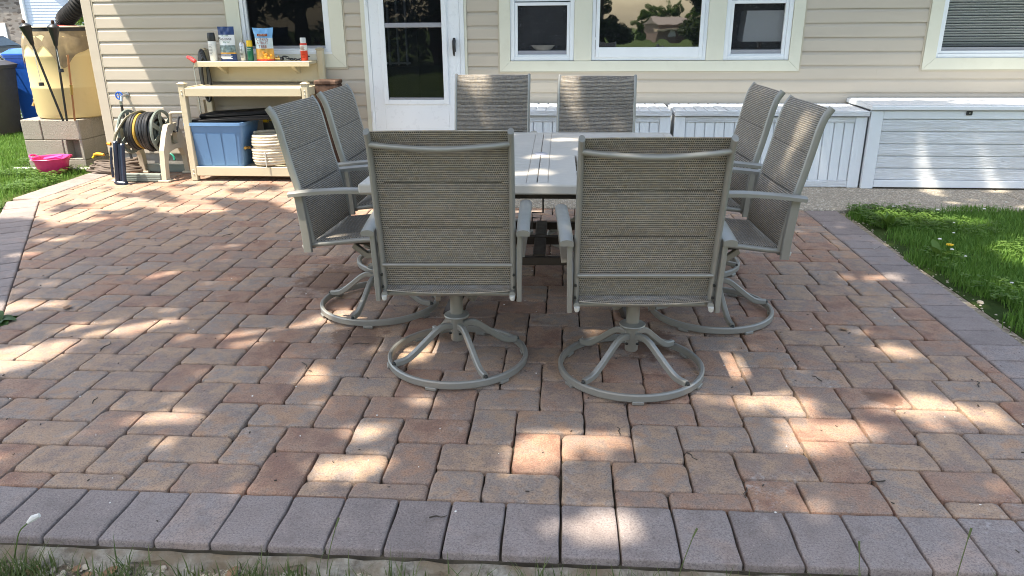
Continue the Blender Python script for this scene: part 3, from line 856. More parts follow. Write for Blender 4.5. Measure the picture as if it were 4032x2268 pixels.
hd = obj('handle', mb, M['black'], d1)
mb = MB()
for zz_ in (.45, .95, 1.45): mb.tube([(-1.745, -.042, zz_), (-1.745, -.042, zz_+.09)], .007, 8)
obj('hinge', mb, M['white'], d1)
hb('threshold', (-1.80, -.10, .005), (-.866, -.005, .035), M['grey_bar'], d1)
mb = MB()                                   # inner door, half glazed, standing behind the glass
mb.box((-1.72, .10, .04), (-1.33, .14, .93), .003); mb.box((-1.40, .10, .9305), (-1.33, .14, 2.1), .003)
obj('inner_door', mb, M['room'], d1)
mb = MB()
for x in (-1.60, -1.52, -1.44): mb.box((x, .09, .94), (x+.014, .13, 2.1), .002)
for zz_ in (.95, 1.285, 1.66): mb.box((-1.72, .095, zz_), (-1.405, .128, zz_+.016), .002)
obj('muntin', mb, plain('muntin_grey', (.55, .56, .58), .5, .3), d1)

# triple window
w2 = part_root('window')
trim_set(w2, -.578, 1.987, .892, 2.0, .092, .087)
hb('mullion', (.070, -.029, .9815), (.222, .03, 2.0), M['trim'], w2); hb('mullion', (1.199, -.029, .9815), (1.345, .03, 2.0), M['trim'], w2)
for x0, x1 in ((-.484, .069), (1.346, 1.893)):
    obj('frame', frame4(MB(), x0, x1, .983, 1.98, .036, -.020, .05), M['white'], w2)
    obj('sash', frame4(MB(), x0+.037, x1-.037, 1.012, 1.462, .026, -.012, .04, wb=.022), M['white'], w2)
    obj('upper_sash', frame4(MB(), x0+.037, x1-.037, 1.470, 1.97, .026, .0, .05, wb=.022), M['white'], w2)
    hb('sash_rail', (x0+.064, -.002, 1.0345), (x1-.064, .03, 1.066), M['grey_bar'], w2)
    glazing(w2, x0+.06, x1-.06, 1.036, 1.45, .014, M['screen' if x0 < 0 else 'speckled'], 'screen')
    glazing(w2, x0+.06, x1-.06, 1.48, 1.96, .022, M['glass_dark'])
obj('frame', frame4(MB(), .223, 1.198, .983, 1.98, .030, -.022, .05), M['white'], w2)
obj('sash', frame4(MB(), .256, 1.165, 1.008, 1.96, .030, -.034, .03, wb=.084), M['white'], w2)
glazing(w2, .28, 1.14, 1.088, 1.95, -.012, M['glass_mirror'])
mb = MB(); mb.box((.246, -.042, 1.155), (.258, -.0345, 1.175), .002); mb.box((1.162, -.042, 1.10), (1.176, -.0345, 1.125), .002); obj('latch', mb, M['white'], w2)
# cup and dish one can make out on the sill inside
sp_ = hempty('cup', -.14, .12, 1.07, 'pale cup on a dish inside the left triple window pane', 'cup')
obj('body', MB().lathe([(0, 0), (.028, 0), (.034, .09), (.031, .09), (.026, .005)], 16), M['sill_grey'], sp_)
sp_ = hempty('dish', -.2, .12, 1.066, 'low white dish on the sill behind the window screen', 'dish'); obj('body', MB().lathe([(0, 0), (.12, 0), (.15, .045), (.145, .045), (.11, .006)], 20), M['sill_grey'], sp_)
hb('inner_sill', (-.48, .062, 1.02), (1.9, .25, 1.064), M['white'], w2)
bx = hempty('reflection_block', 1.68, .17, 1.13, 'square pale block added for a reflection in the right triple window pane', 'stand_in')  # added pale block standing in for a bright reflection in this pane
obj('shade', MB().prism([(-.17, 0), (.17, 0), (.15, .25), (-.15, .25)], -.12, .12, 'y'), M['white'], bx); obj('stand', MB().lathe([(0, -.5), (.09, -.5), (.02, -.45), (.02, 0)], 14), M['timber'], bx)  # both parts are added; the pale one makes the reflected rectangle

# right window with its blind
w3 = part_root('window')
trim_set(w3, 2.993, 4.55, .90, 2.0, .098, .093)
obj('frame', frame4(MB(), 3.092, 4.45, .994, 1.98, .016, -.020, .05, wb=.034), M['white'], w3)
obj('sash', frame4(MB(), 3.109, 4.43, 1.029, 1.97, .024, -.012, .04, wb=.022), M['white'], w3)
hb('sash_rail', (3.134, -.002, 1.0515), (4.40, .03, 1.078), M['grey_bar'], w3)
glazing(w3, 3.13, 4.41, 1.055, 1.96, .012, glass('clear_window_glass', (.95, .96, .96), .88, 1.5))
me = MB().box((3.135, -.0125, -.0006), (4.405, .0125, .0006)).mesh('blind_slat', M['white'])
for q in range(34):
    o = link('blind_slat', me, w3); o.location = (0, .045, 1.09+.0205*q); o.rotation_euler = (R(-38), 0, 0)
# electric socket box and hose tap on the wall
hb('outlet_cover', (-3.40, -.05, .53), (-3.33, -.017, .65), M['trim_edge'])
tap = hempty('garden_tap', -4.08, -.02, .69, 'garden tap with blue wheel handle on the sunlit siding', 'tap')
mb = MB(); mb.tube([(0, 0, 0), (0, -.05, 0), (0, -.09, -.01), (0, -.10, -.05)], .013, 10); mb.lathe([(0, -.004), (.026, -.004), (.026, .004), (0, .004)], 14, mtx=Matrix.Rotation(PI/2, 4, 'X')); obj('spout', mb, M['steel'], tap)
mb = MB()
ring = [(.032*math.cos(a)-.03, -.075, .032*math.sin(a)+.0) for a in np.linspace(0, 2*PI, 15)[:-1]]; mb.tube(ring, .007, 6, closed=True)
for a in (0, PI/2): mb.tube([(-.03-.03*math.cos(a), -.075, -.03*math.sin(a)), (-.03+.03*math.cos(a), -.075, .03*math.sin(a))], .005, 6)
obj('wheel', mb, M['bib_blue'], tap)
obj('valve', MB().tube([(0, -.055, .0), (-.03, -.075, .0)], .009, 8), M['steel'], tap)

# ================================================================== CHAIRS
RAIL = [(-.362, .987), (-.338, .950), (-.322, .90), (-.310, .845), (-.296, .78), (-.280, .71), (-.262, .64), (-.247, .57), (-.235, .50), (-.223, .42), (-.219, .388)]
SEAT = [(-.245, .392), (-.16, .399), (-.06, .412), (.06, .425), (.16, .430), (.235, .424), (.262, .408)]
def resample(pts, n):
    P = np.array(pts); d = np.r_[0, np.cumsum(np.hypot(*np.diff(P, axis=0).T))]; t = np.linspace(0, d[-1], n)
    # smooth with Catmull-like cubic on the fly: plain linear is enough at this density
    return np.c_[np.interp(t, d, P[:, 0]), np.interp(t, d, P[:, 1])], t
def sling(pts, half, n, m, seams, bulge, sag, thick=.009):
    "quilted fabric stretched between two rails; pts in (y,z)"
    c_, t = resample(pts, n); tan = np.gradient(c_, axis=0); tan /= np.linalg.norm(tan, axis=1)[:, None]; nor = np.c_[-tan[:, 1], tan[:, 0]]
    if nor[:, 1].mean() < 0 and abs(nor[:, 1].mean()) > abs(nor[:, 0].mean()): nor = -nor
    elif abs(nor[:, 0].mean()) > abs(nor[:, 1].mean()) and nor[:, 0].mean() < 0: nor = -nor
    mb = MB(); mb.uv = []
    L = t[-1]; edges = [0] + list(seams) + [L]
    for side in (1, -1):
        base = len(mb.v)
        for i in range(n):
            seg = max(k_ for k_ in range(len(edges)-1) if t[i] >= edges[k_]-1e-9); a, b = edges[seg], edges[seg+1]
            f = min(1, max(0, (t[i]-a)/(b-a))); pv = (1-(2*f-1)**6)
            for j in range(m+1):
                s_ = j/m*2-1; x = half*s_
                ph = (1-abs(s_)**8)
                off = side*thick/2*(.35+.65*pv*ph) + (bulge*pv*ph if side > 0 else bulge*.25*pv*ph*-1) - sag*(1-s_*s_)
                mb.v.append((x, c_[i, 0]+nor[i, 0]*off, c_[i, 1]+nor[i, 1]*off)); mb.uv.append((x+.5, t[i]))
        for i in range(n-1):
            for j in range(m):
                a = base+i*(m+1)+j; q = (a, a+1, a+m+2, a+m+1); mb.f.append(q if side > 0 else q[::-1]); mb.sm.append(True)
    N0 = n*(m+1)
    rim = [(i*(m+1), (i+1)*(m+1)) for i in range(n-1)] + [(i*(m+1)+m, (i+1)*(m+1)+m) for i in range(n-1)] + [(j, j+1) for j in range(m)] + [((n-1)*(m+1)+j, (n-1)*(m+1)+j+1) for j in range(m)]
    for a, b in rim: mb.f.append((a, b, b+N0, a+N0)); mb.sm.append(False)
    return mb
RECT = lambda w_, h_: [(-w_/2, -h_/2), (w_/2, -h_/2), (w_/2, h_/2), (-w_/2, h_/2)]
def RR(w_, h_, c_):
    return [(-w_/2+c_, -h_/2), (w_/2-c_, -h_/2), (w_/2, -h_/2+c_), (w_/2, h_/2-c_), (w_/2-c_, h_/2), (-w_/2+c_, h_/2), (-w_/2, h_/2-c_), (-w_/2, -h_/2+c_)]
def smooth_path(P, n):
    "Catmull-Rom through the points"
    P = [Vector(p) for p in P]; out = []
    Q = [P[0]*2-P[1]] + P + [P[-1]*2-P[-2]]
    for i in range(1, len(Q)-2):
        for k_ in range(n):
            t_ = k_/n; a, b, c_, d = Q[i-1], Q[i], Q[i+1], Q[i+2]
            out.append(.5*((2*b)+(c_-a)*t_+(2*a-5*b+4*c_-d)*t_*t_+(3*b-a-3*c_+d)*t_**3))
    out.append(P[-1]); return out
def make_chair():
    t = empty('patio_chair', (0, 0, 0))
    up = []; lo = []
    bk = obj('backrest', sling([(y+.011, z) for y, z in RAIL[:-1] + [(-.221, .402)]], .237, 60, 20, (.19, .37), .005, -.003), M['sling'], t); up.append(bk)
    for s_ in (.19, .37):
        cc, tt = resample([(y+.011, z) for y, z in RAIL[:-1] + [(-.221, .402)]], 60); i_ = int(np.argmin(abs(tt-s_)))
        y_, z_ = cc[i_]
        sm_ = obj('seam', MB().tube([(-.205, y_+.004, z_), (0, y_+.008, z_), (.205, y_+.004, z_)], .0012, 6), M['seam'], bk)
        sm_ = obj('seam', MB().tube([(-.205, y_-.004, z_), (0, y_+.001, z_), (.205, y_-.004, z_)], .0010, 6), M['seam'], bk)
    up.append(obj('seat', sling(SEAT, .229, 36, 18, (.25,), .004, .012), M['sling'], t))
    oval = [(math.cos(a)*.75, math.sin(a)*1.15) for a in np.linspace(0, 2*PI, 13)[:-1]]
    for s_ in (-1, 1):
        up.append(obj('back_rail', MB().tube(smooth_path([(s_*.240, y, z) for y, z in RAIL], 3), .0145, section=oval, up=(0, 1, .2)), M['metal'], t))
        up.append(obj('seat_rail', MB().tube(smooth_path([(s_*.237, y, z-.012) for y, z in [(-.252, .390)] + SEAT[1:]], 3), .012, 10), M['metal'], t))
        up.append(obj('end_cap', MB().lathe([(0, -.014), (.006, -.0135), (.0095, -.008), (.0105, .004), (.0, .004)], 10, c=(0, 0, 0), mtx=Matrix.Translation((s_*.237, -.258, .372))), M['cap'], t))
        ap = [(s_*.278, -.287, .620), (s_*.279, -.17, .634), (s_*.281, -.02, .645), (s_*.282, .10, .642), (s_*.280, .185, .630)]
        secA = [(-.0235, -.011), (.0235, -.011), (.0235, .004), (.016, .0105), (.0, .013), (-.016, .0105), (-.0235, .004)]
        up.append(obj('armrest', MB().tube(smooth_path(ap, 4), 1.0, section=secA, up=(0, 0, 1)), M['metal'], t))
        up.append(obj('arm_support', MB().tube(smooth_path([(s_*.266, -.252, .618), (s_*.265, -.243, .52), (s_*.263, -.236, .44), (s_*.262, -.232, .352)], 3), 1.0, section=RR(.018, .038, .003), up=(0, 1, .1)), M['metal'], t))
        up.append(obj('front_support', MB().tube(smooth_path([(s_*.279, .150, .628), (s_*.276, .165, .56), (s_*.268, .185, .49), (s_*.258, .20, .415), (s_*.256, .20, .395)], 3), 1.0, section=RR(.040, .020, .003), up=(0, 1, .1)), M['metal'], t))
        b_ = MB()
        for (y, z) in ((-.235, .455), (-.226, .405)): b_.tube([(s_*.243, y-.012, z), (s_*.243, y-.02, z)], .005, 8)
        up.append(obj('bolt', b_, M['bolt'], t))
    up.append(obj('upper_crossbar', MB().tube(smooth_path([(-.235, -.342, .942), (-.16, -.364, .936), (0, -.378, .929), (.16, -.364, .936), (.235, -.342, .942)], 5), .0105, 10), M['metal'], t))
    up.append(obj('lower_crossbar', MB().tube([(-.237, -.250, .492), (.237, -.250, .492)], .0062, 10), M['metal'], t))
    up.append(obj('seat_crossbar', MB().tube([(-.237, -.215, .372), (.237, -.215, .372)], .010, 10), M['metal'], t)); up.append(obj('seat_crossbar', MB().tube([(-.237, .205, .395), (.237, .205, .395)], .010, 10), M['metal'], t))
    b_ = MB(); b_.box((-.075, -.17, .345), (-.045, .15, .385), .003); b_.box((.045, -.17, .345), (.075, .15, .385), .003); b_.box((-.0445, -.10, .328), (.0445, .08, .350), .004); b_.box((-.16, -.15, .372), (.16, -.09, .384), .002); b_.box((-.16, .07, .378), (.16, .12, .392), .002)
    up.append(obj('rocker_bracket', b_, M['bronze'], t))
    b_ = MB()
    for s_ in (-1, 1): b_.tube([(s_*.10, .10, .37), (s_*.085, .07, .30), (s_*.07, -.02, .285), (s_*.06, -.09, .33)], 1.0, section=RR(.022, .03, .003), up=(0, 0, 1))
    up.append(obj('spring_plate', b_, M['metal'], t))
    lo.append(obj('swivel_plate', MB().box((-.045, -.045, .303), (.045, .045, .318), .003).box((-.040, -.040, .3185), (.040, .040, .329), .003), M['metal'], t))
    lo.append(obj('column', MB().lathe([(0, .092), (.022, .092), (.026, .097), (.026, .196), (.0265, .302), (0, .302)], 20), M['metal'], t))
    lo.append(obj('flange', MB().lathe([(.027, .196), (.050, .198), (.052, .203), (.050, .207), (.034, .210), (.027, .214)], 24), M['metal'], t))
    for q in range(4):
        a = q*PI/2 + .5; ca, sa = math.cos(a), math.sin(a)
        pp = smooth_path([(r_*ca, r_*sa, z) for r_, z in ((.022, .156), (.055, .162), (.088, .150), (.135, .113), (.185, .073), (.225, .049), (.272, .042))], 4)
        lg = obj('base_leg', MB().tube(pp, 1.0, section=RR(.021, .026, .004), up=(0, 0, 1)), M['metal'], t); lo.append(lg)
        b_ = MB(); b_.lathe([(0, .010), (.0055, .009), (.008, .004), (.0085, 0), (0, 0)], 8, c=(.278*ca, .278*sa, .0405)); b_.lathe([(0, .006), (.006, .006), (.006, 0)], 8, c=(.030*ca, .030*sa, .125))
        obj('bolt', b_, M['bolt'], lg)
    ringp = [(.281*math.cos(a), .281*math.sin(a), .024) for a in np.linspace(0, 2*PI, 49)[:-1]]
    rg = obj('base_ring', MB().tube(ringp, 1.0, section=RR(.018, .031, .0045), up=(0, 0, 1), closed=True), M['metal'], t); lo.append(rg)
    for q in range(6):
        a = q*PI/3+.25; mt = Matrix.Translation((.281*math.cos(a), .281*math.sin(a), .0075)) @ Matrix.Rotation(a, 4, 'Z')
        obj('glide', MB().box((-.013, -.022, -.0065), (.013, .022, .0062), .002, mt), M['metal'], rg)
    for o in up: o['up'] = 1
    for o in lo: o['lo'] = 1
    return t
chair0 = make_chair()
PIV = Vector((0, -.02, .34))
CH = [(-.433, .727, 1.9, 1.2, .0, 'patio swivel chair with its back to the camera, nearer the left lawn'),
      (.274, .660, 2.5, -.3, .25, 'patio swivel chair with its back to the camera, nearer the right lawn'),
      (-.903, 1.330, -94, .2, .9, 'side-on patio chair on the bench side, nearer the camera'),
      (-.906, 2.038, -90.4, 0, .4, 'side-on patio chair on the bench side, next to the dark timber post'),
      (.707, 1.316, 92.8, 0, 1.2, 'side-on patio chair on the lawn side, nearer the camera'),
      (.706, 2.050, 92.5, 0, .6, 'side-on patio chair on the lawn side, nearer the white deck boxes'),
      (-.487, 2.665, 179, 0, .3, 'patio chair facing the camera in front of the white storm door'),
      (.176, 2.540, 176, 0, .8, 'patio chair facing the camera below the middle of the triple window')]
for i, (x, y, yaw, tilt, br, lab) in enumerate(CH):
    c_ = chair0 if i == 0 else copy_tree(chair0)
    c_.location = (x, y, .0015); c_.rotation_euler = (0, 0, R(yaw))
    tag(c_, lab, 'chair', 'eight swivel chairs around the table')
    Q = Matrix.Rotation(R(-tilt), 3, 'X')
    for ch in c_.children:
        if 'up' in ch: ch.rotation_euler = (R(-tilt), 0, 0); ch.location = PIV - Q @ PIV
        else: ch.rotation_euler = (0, 0, br)
for o in bpy.data.objects:
    for k_ in ('up', 'lo'):
        if k_ in o: del o[k_]

# ================================================================== TABLE
T = empty('dining_table', (-.120, 1.668, 0), R(.4), 'square taupe slatted patio table with umbrella hole', 'table')
HT, ZT = .742, .702
mb = MB()
for s_ in (-1, 1):
    mb.box((-HT, s_*HT-(.0 if s_ < 0 else .05), ZT-.042), (HT, s_*HT+(.05 if s_ < 0 else 0), ZT), .006)
    mb.box((s_*HT-(.0 if s_ < 0 else .05), -HT+.0505, ZT-.042), (s_*HT+(.05 if s_ < 0 else 0), HT-.0505, ZT-.0008), .006)
obj('frame', mb, M['table'], T)
for x0, x1 in ((-.045, -.0015), (.0015, .045)): obj('centre_rail', MB().box((x0, -HT+.051, ZT-.036), (x1, HT-.051, ZT-.0012), .003), M['table'], T)
for s_ in (-1, 1): obj('cross_rail', MB().box((s_*.0455, -.035, ZT-.036), (s_*(HT-.0505), .035, ZT-.0014), .003), M['table'], T)
def slats(x0, x1, y0, y1, along, n, gap):
    for q in range(n):
        if along == 'x':
            d = (y1-y0+gap)/n; mb = MB().box((x0, y0+d*q, ZT-.026), (x1, y0+d*(q+1)-gap, ZT-.002), .002)
        else:
            d = (x1-x0+gap)/n; mb = MB().box((x0+d*q, y0, ZT-.026), (x0+d*(q+1)-gap, y1, ZT-.002), .002)
        obj('slat', mb, M['table'], T)
i0, i1, e = .046, HT-.052, .036
slats(-i1, -i0, -i1, -e, 'x', 8, .004); slats(i0, i1, -i1, -e, 'y', 5, .009)
slats(-i1, -i0, e, i1, 'y', 4, .009); slats(i0, i1, e, i1, 'x', 4, .004)
obj('umbrella_cap', MB().lathe([(0, .0035), (.03, .003), (.037, 0), (.037, -.01)], 24, c=(0, 0, ZT)), M['grey_bar'], T)
mb = MB(); mb.box((-.62, -.62, .615), (.62, -.57, .655), .004); mb.box((-.62, .57, .615), (.62, .62, .655), .004); mb.box((-.62, -.5695, .615), (-.57, .5695, .655), .004); mb.box((.57, -.5695, .615), (.62, .5695, .655), .004)
obj('apron', mb, M['bronze'], T)
for sx in (-1, 1):
    for sy in (-1, 1):
        obj('leg', MB().tube(smooth_path([(sx*.40, sy*.40, .654), (sx*.34, sy*.34, .45), (sx*.32, sy*.32, .25), (sx*.42, sy*.42, .02), (sx*.43, sy*.43, .001)], 4), 1.0, section=RR(.06, .035, .004), up=(sx, sy, 0)), M['bronze'], T)
mb = MB(); mb.box((-.30, -.025, .235), (.30, .025, .275), .004); mb.box((-.03, -.32, .2355), (.03, -.0255, .2745), .004); mb.box((-.03, .0255, .2355), (.03, .32, .2745), .004); mb.box((-.335, -.34, .225), (.335, -.305, .265), .004); mb.box((-.335, .305, .225), (.335, .34, .265), .004)
obj('stretcher', mb, M['bronze'], T)
mb = MB(); mb.tube([(.02, -.40, .64), (.02, -.40, .50), (-.03, -.40, .50), (-.03, -.40, .475), (.015, -.40, .475), (-.03, -.40, .475), (-.03, -.40, .42)], .004, 6)
obj('extension_lever', mb, M['bolt'], T)

# ================================================================== DECK BOXES
def small_box(x0, x1, label):
    t = hempty('deck_box', x0, -.61, .004, label, 'deck box', 'white storage boxes along the wall')
    W_ = x1-x0; D_ = .565
    pw = .088
    for a, b in ((0, pw), (W_-pw, W_)):
        for c_, d in ((.02, .02+.05), (D_-.05, D_)): obj('corner_post', MB().box((a, c_, .0), (b, d, .572), .004), M['box_grain_z'], t)
    obj('top_rail', MB().box((pw+.001, .024, .524), (W_-pw-.001, .05, .571), .003), M['box_grain_x'], t)
    obj('bottom_rail', MB().box((pw+.001, .024, .004), (W_-pw-.001, .05, .058), .003), M['box_grain_x'], t)
    n = 17; d = (W_-2*pw-.004)/n
    for q in range(n): obj('slat', MB().box((pw+.002+d*q+.0042, .032, .0585), (pw+.002+d*(q+1)-.0042, .046, .5235), .003), M['box_grain_z'], t)
    obj('liner', MB().box((pw*.5, .0465, .05), (W_-pw*.5, D_-.052, .54)), M['box_white'], t)
    for a in (.012, W_-.030): obj('side_panel', MB().box((a, .071, .01), (a+.018, D_-.051, .56), .002), M['box_grain_z'], t)
    lid = obj('lid', MB().box((-.004, .0, .578), (W_+.004, D_+.01, .612), .005), M['box_white'], t)
    m = 18; d = (W_-.008)/m
    for q in range(m): obj('lid_slat', MB().box((.004+d*q+.005, .008, .6122), (.004+d*(q+1)-.005, D_+.002, .6205), .003), M['lid_grain'], lid)
    obj('lid_edge', MB().box((-.004, -.006, .5785), (W_+.004, -.0005, .6195), .002), M['box_grain_x'], lid)
    return t
small_box(-.655, .872, 'white deck box with upright boards behind the two far chairs')
small_box(.902, 2.415, 'white deck box with upright boards in the middle of the row')
t = hempty('deck_box', 2.425, -.64, .004, 'large white deck box with horizontal wood-grain boards and black lock', 'deck box', 'white storage boxes along the wall')
W_, D_, pw = 1.60, .60, .098
for a, b in ((.004, pw), (W_-pw, W_-.004)):
    for c_, d in ((.02, .07), (D_-.05, D_)): obj('corner_post', MB().box((a, c_, 0), (b, d, .622), .005), M['box_white'], t)
obj('top_rail', MB().box((pw+.001, .026, .560), (W_-pw-.001, .06, .6215), .003), M['box_white'], t)
obj('bottom_rail', MB().box((pw+.001, .022, .014), (W_-pw-.001, .06, .072), .003), M['box_white'], t)
for q in range(5): obj('board', MB().box((pw+.003, .032, .0745+.0970*q), (W_-pw-.003, .05, .0745+.0970*(q+1)-.007), .003), M['box_grain_x'], t)
obj('liner', MB().box((.05, .0505, .05), (W_-.05, D_-.052, .6)), M['box_white'], t)
obj('side_panel', MB().box((.016, .071, .01), (.034, D_-.051, .61), .002), M['box_white'], t)
lid = obj('lid', MB().box((-.010, .0, .628), (W_+.01, D_+.01, .664), .006), M['lid_grain_x'], t)
for q in range(5): obj('lid_board', MB().box((-.002, .004+.118*q, .6642), (W_, .004+.118*q+.115, .6695), .003), M['lid_grain_x'], lid)
lk = obj('lock', MB().box((.715, .014, .590), (.762, .0255, .622), .005), M['black'], t); obj('keyhole', MB().box((.734, .010, .602), (.742, .0135, .615), .001), M['steel'], lk)

# ================================================================== POTTING BENCH AND WHAT STANDS ON IT
t = hempty('potting_bench', -3.245, -.30, 0, 'cream resin potting bench with shelves under the left window', 'bench')
L_, F_, Bk = 1.055, -.23, .235            # width, front y, back y
def leg(x, y, h, cap=True, w_=.056):
    l = obj('leg', MB().box((x-w_/2, y-w_/2, 0), (x+w_/2, y+w_/2, h), .005), M['bench'], t)
    if cap: obj('post_cap', MB().box((x-w_/2-.006, y-w_/2-.006, h+.0005), (x+w_/2+.006, y+w_/2+.006, h+.012), .004).box((x-w_/2+.006, y-w_/2+.006, h+.0122), (x+w_/2-.006, y+w_/2-.006, h+.020), .004), M['bench'], l)
    b_ = MB()
    for zz_ in (.095, .06, .745, .775): b_.lathe([(0, .006), (.005, .005), (.007, 0)], 8, mtx=Matrix.Translation((x, y-w_/2, zz_)) @ Matrix.Rotation(PI/2, 4, 'X'))
    if y < 0: obj('screw', b_, M['cap'], l)
leg(-.012, F_, .825); leg(L_+.012, F_, .825); leg(-.012, Bk, 1.085); leg(L_+.012, Bk, 1.085)
obj('top', MB().box((-.0, F_+.03, .775), (L_, Bk+.02, .792), .003), M['bench'], t)
mb = MB(); mb.box((.018, F_-.030, .728), (L_-.018, F_-.008, .800), .004); mb.box((.018, Bk-.02, .728), (L_-.018, Bk-.0, .774), .003)
for x in (-.022, L_+.004): mb.box((x, F_+.03, .728), (x+.018, Bk-.03, .799), .003)
obj('apron', mb, M['bench'], t)
mb = MB(); mb.box((.018, F_-.028, .045), (L_-.018, F_-.006, .127), .004); mb.box((.0, F_+.0305, .105), (L_, Bk+.02, .120), .003); mb.box((.0175, F_-.005, .104), (L_-.0175, F_+.03, .119), .002)
obj('lower_shelf', mb, M['bench'], t)
obj('back_panel', MB().box((.018, Bk-.012, .812), (L_-.018, Bk+.012, 1.0), .003), M['bench'], t)
obj('shelf', MB().box((.0, .02, .972), (L_-.02, Bk-.013, .998), .004).box((-.002, .008, .955), (L_-.018, .0195, .9985), .003), M['bench'], t)
for x in (.19, .86): obj('shelf_bracket', MB().prism([(Bk-.013, .971), (Bk-.013, .885), (Bk-.03, .885), (.06, .955), (.06, .971)], x-.014, x+.014, 'x'), M['bench'], t)
SHZ = .999
def on_shelf(name, x, lab, cat, y=-.17): return hempty(name, x, y, SHZ, lab, cat, 'gardening supplies on the bench shelf')
def can(root, r, h, body, cap_mat, cap_h, cap_r=None, band=None):
    cap_r = cap_r or r*.95
    obj('body', MB().lathe([(0, 0), (r*.93, 0), (r, .004), (r, h-.012), (r*.86, h-.001), (0, h)], 24), body, root)
    c_ = obj('cap', MB().lathe([(cap_r, h-.010), (cap_r, h+cap_h*.8), (cap_r*.88, h+cap_h), (0, h+cap_h)], 20), cap_mat, root)
    return c_
M['lab_white'] = plain('label_white', (.78, .78, .74), .35, .4, var=.06, vscale=30)
M['lab_red'] = plain('label_red', (.62, .05, .02), .35, .4, var=.06)
M['lab_green'] = plain('label_green', (.01, .14, .08), .35, .4)
M['lab_silver'] = plain('label_silver', (.52, .53, .54), .3, .5, .5, var=.12, vscale=60)
M['ink_grey'] = plain('ink_grey', (.3, .3, .3), .6, .2)
M['ink_dark'] = plain('ink_black', (.012, .012, .015), .6, .2)
M['ink_white'] = plain('ink_white', (.82, .82, .8), .6, .2)
M['ink_red'] = plain('ink_brown_red', (.25, .045, .01), .6, .2)
M['ink_green'] = plain('ink_green', (.02, .16, .05), .6, .2)
M['clear'] = plain('clear_cap', (.62, .63, .62), .15, .5)
t = on_shelf('spray_bottle', -3.115, 'white lotion-like spray bottle with tall black cap, first on the shelf', 'spray bottle')
obj('body', MB().lathe([(0, 0), (.030, 0), (.032, .006), (.034, .10), (.0345, .165), (.03, .172), (0, .173)], 24), M['lab_white'], t); obj('cap', MB().lathe([(.0335, .168), (.034, .20), (.031, .232), (.027, .238), (0, .239)], 22), M['black'], t)
mb = MB()
for q in range(8): mb.box((-.018, -.0355, .05+.012*q), (-.018+.036*rp.uniform(.6, 1), -.0345, .054+.012*q))
obj('printed_lines', mb, M['ink_grey'], t)
def bag(root, w_, h_, dth, mats, flare=.0):
    "stand-up pouch: pillow body, crimped top; split into printed bands (z0,z1,mat)"
    n, m = 26, 16
    for (name, z0, z1, mt) in mats:
        mb = MB()
        for side in (1, -1):
            base = len(mb.v)
            for i in range(n+1):
                f = z0+(z1-z0)*i/n; thick = dth*(1-f**1.6)*(.75+.25*math.sin(PI*min(1, f*1.2+.1)))+.002
                hw_ = w_/2*(1-.06*math.sin(PI*f)+flare*max(0, f-.75))
                for j in range(m+1):
                    s_ = j/m*2-1
                    wr = .0025*math.sin(9*s_+14*f)+.002*math.sin(23*f-6*s_)
                    mb.v.append((hw_*s_, -side*(thick*(1-abs(s_)**3)*.5)+wr*(1-abs(s_)), h_*f + .010*(abs(s_)**2)*flare*(f > .9)))
            for i in range(n):
                for j in range(m):
                    a = base+i*(m+1)+j; mb.f.append((a, a+1, a+m+2, a+m+1)); mb.sm.append(True)
        obj(name, mb, mt, root, fix=False)
M['bag_blue'] = plain('bag_navy', (.015, .045, .16), .3, .5, var=.15, vscale=20)
M['bag_mid'] = plain('bag_picture', (.22, .30, .30), .3, .5, var=.7, vscale=38)
M['bag_sky'] = plain('bag_sky', (.18, .42, .75), .3, .5, var=.25, vscale=14)
M['bag_white'] = plain('bag_white', (.74, .77, .80), .3, .5, var=.10, vscale=14)
M['bag_orange'] = plain('bag_orange', (.70, .36, .06), .35, .4, var=.25, vscale=30)
t = on_shelf('plant_food_bag', -2.975, 'navy and white plant food bag with wooden trellis picture', 'bag', -.17)
bag(t, .150, .288, .07, [('top_band', .76, 1.0, M['bag_blue']), ('title_band', .46, .76, M['bag_white']), ('picture', .25, .46, M['bag_mid']), ('stripe', .205, .25, M['bag_orange']), ('foot_band', 0, .205, M['bag_blue'])])
text('Bio-tone', .038, t, M['ink_dark'], (.0, -.037, .186), sx=.9); text('ORGANIC', .016, t, M['ink_green'], (.0, -.035, .212)); text('Starter', .022, t, M['ink_green'], (.01, -.038, .160))
mb = MB()
for q in range(4): mb.box((-.052+.008*(q == 0), -.0445, .018+.0105*q), (.052-.012*(q % 2), -.0435, .0225+.0105*q))
obj('printed_lines', mb, M['ink_white'], t)
t = on_shelf('aerosol_can', -2.842, 'silver aerosol can without cap between the two bags', 'can')
obj('body', MB().lathe([(0, 0), (.026, 0), (.028, .004), (.028, .140), (.019, .158), (.012, .162), (0, .163)], 22), M['lab_silver'], t); obj('valve', MB().lathe([(.012, .162), (.012, .172), (.006, .174), (.006, .188), (0, .189)], 14), M['steel'], t)
mb = MB()
for q in range(9): mb.box((-.014, -.0292, .03+.011*q), (-.014+.028*rp.uniform(.6, 1), -.0282, .033+.011*q))
obj('printed_lines', mb, M['ink_dark'], t)
t = on_shelf('insect_spray_can', -2.776, 'dark green spray can with yellow cap beside the silver can', 'can')
can(t, .026, .130, M['lab_green'], M['yellow'], .042, .0255); text('Cutter', .020, t, M['ink_white'], (0, -.0275, .105), sx=.8); text('backyard', .009, t, M['ink_white'], (0, -.0275, .086))
t = on_shelf('fruit_tree_food_bag', -2.64, 'light blue and orange citrus tree food bag with flared top', 'bag', -.17)
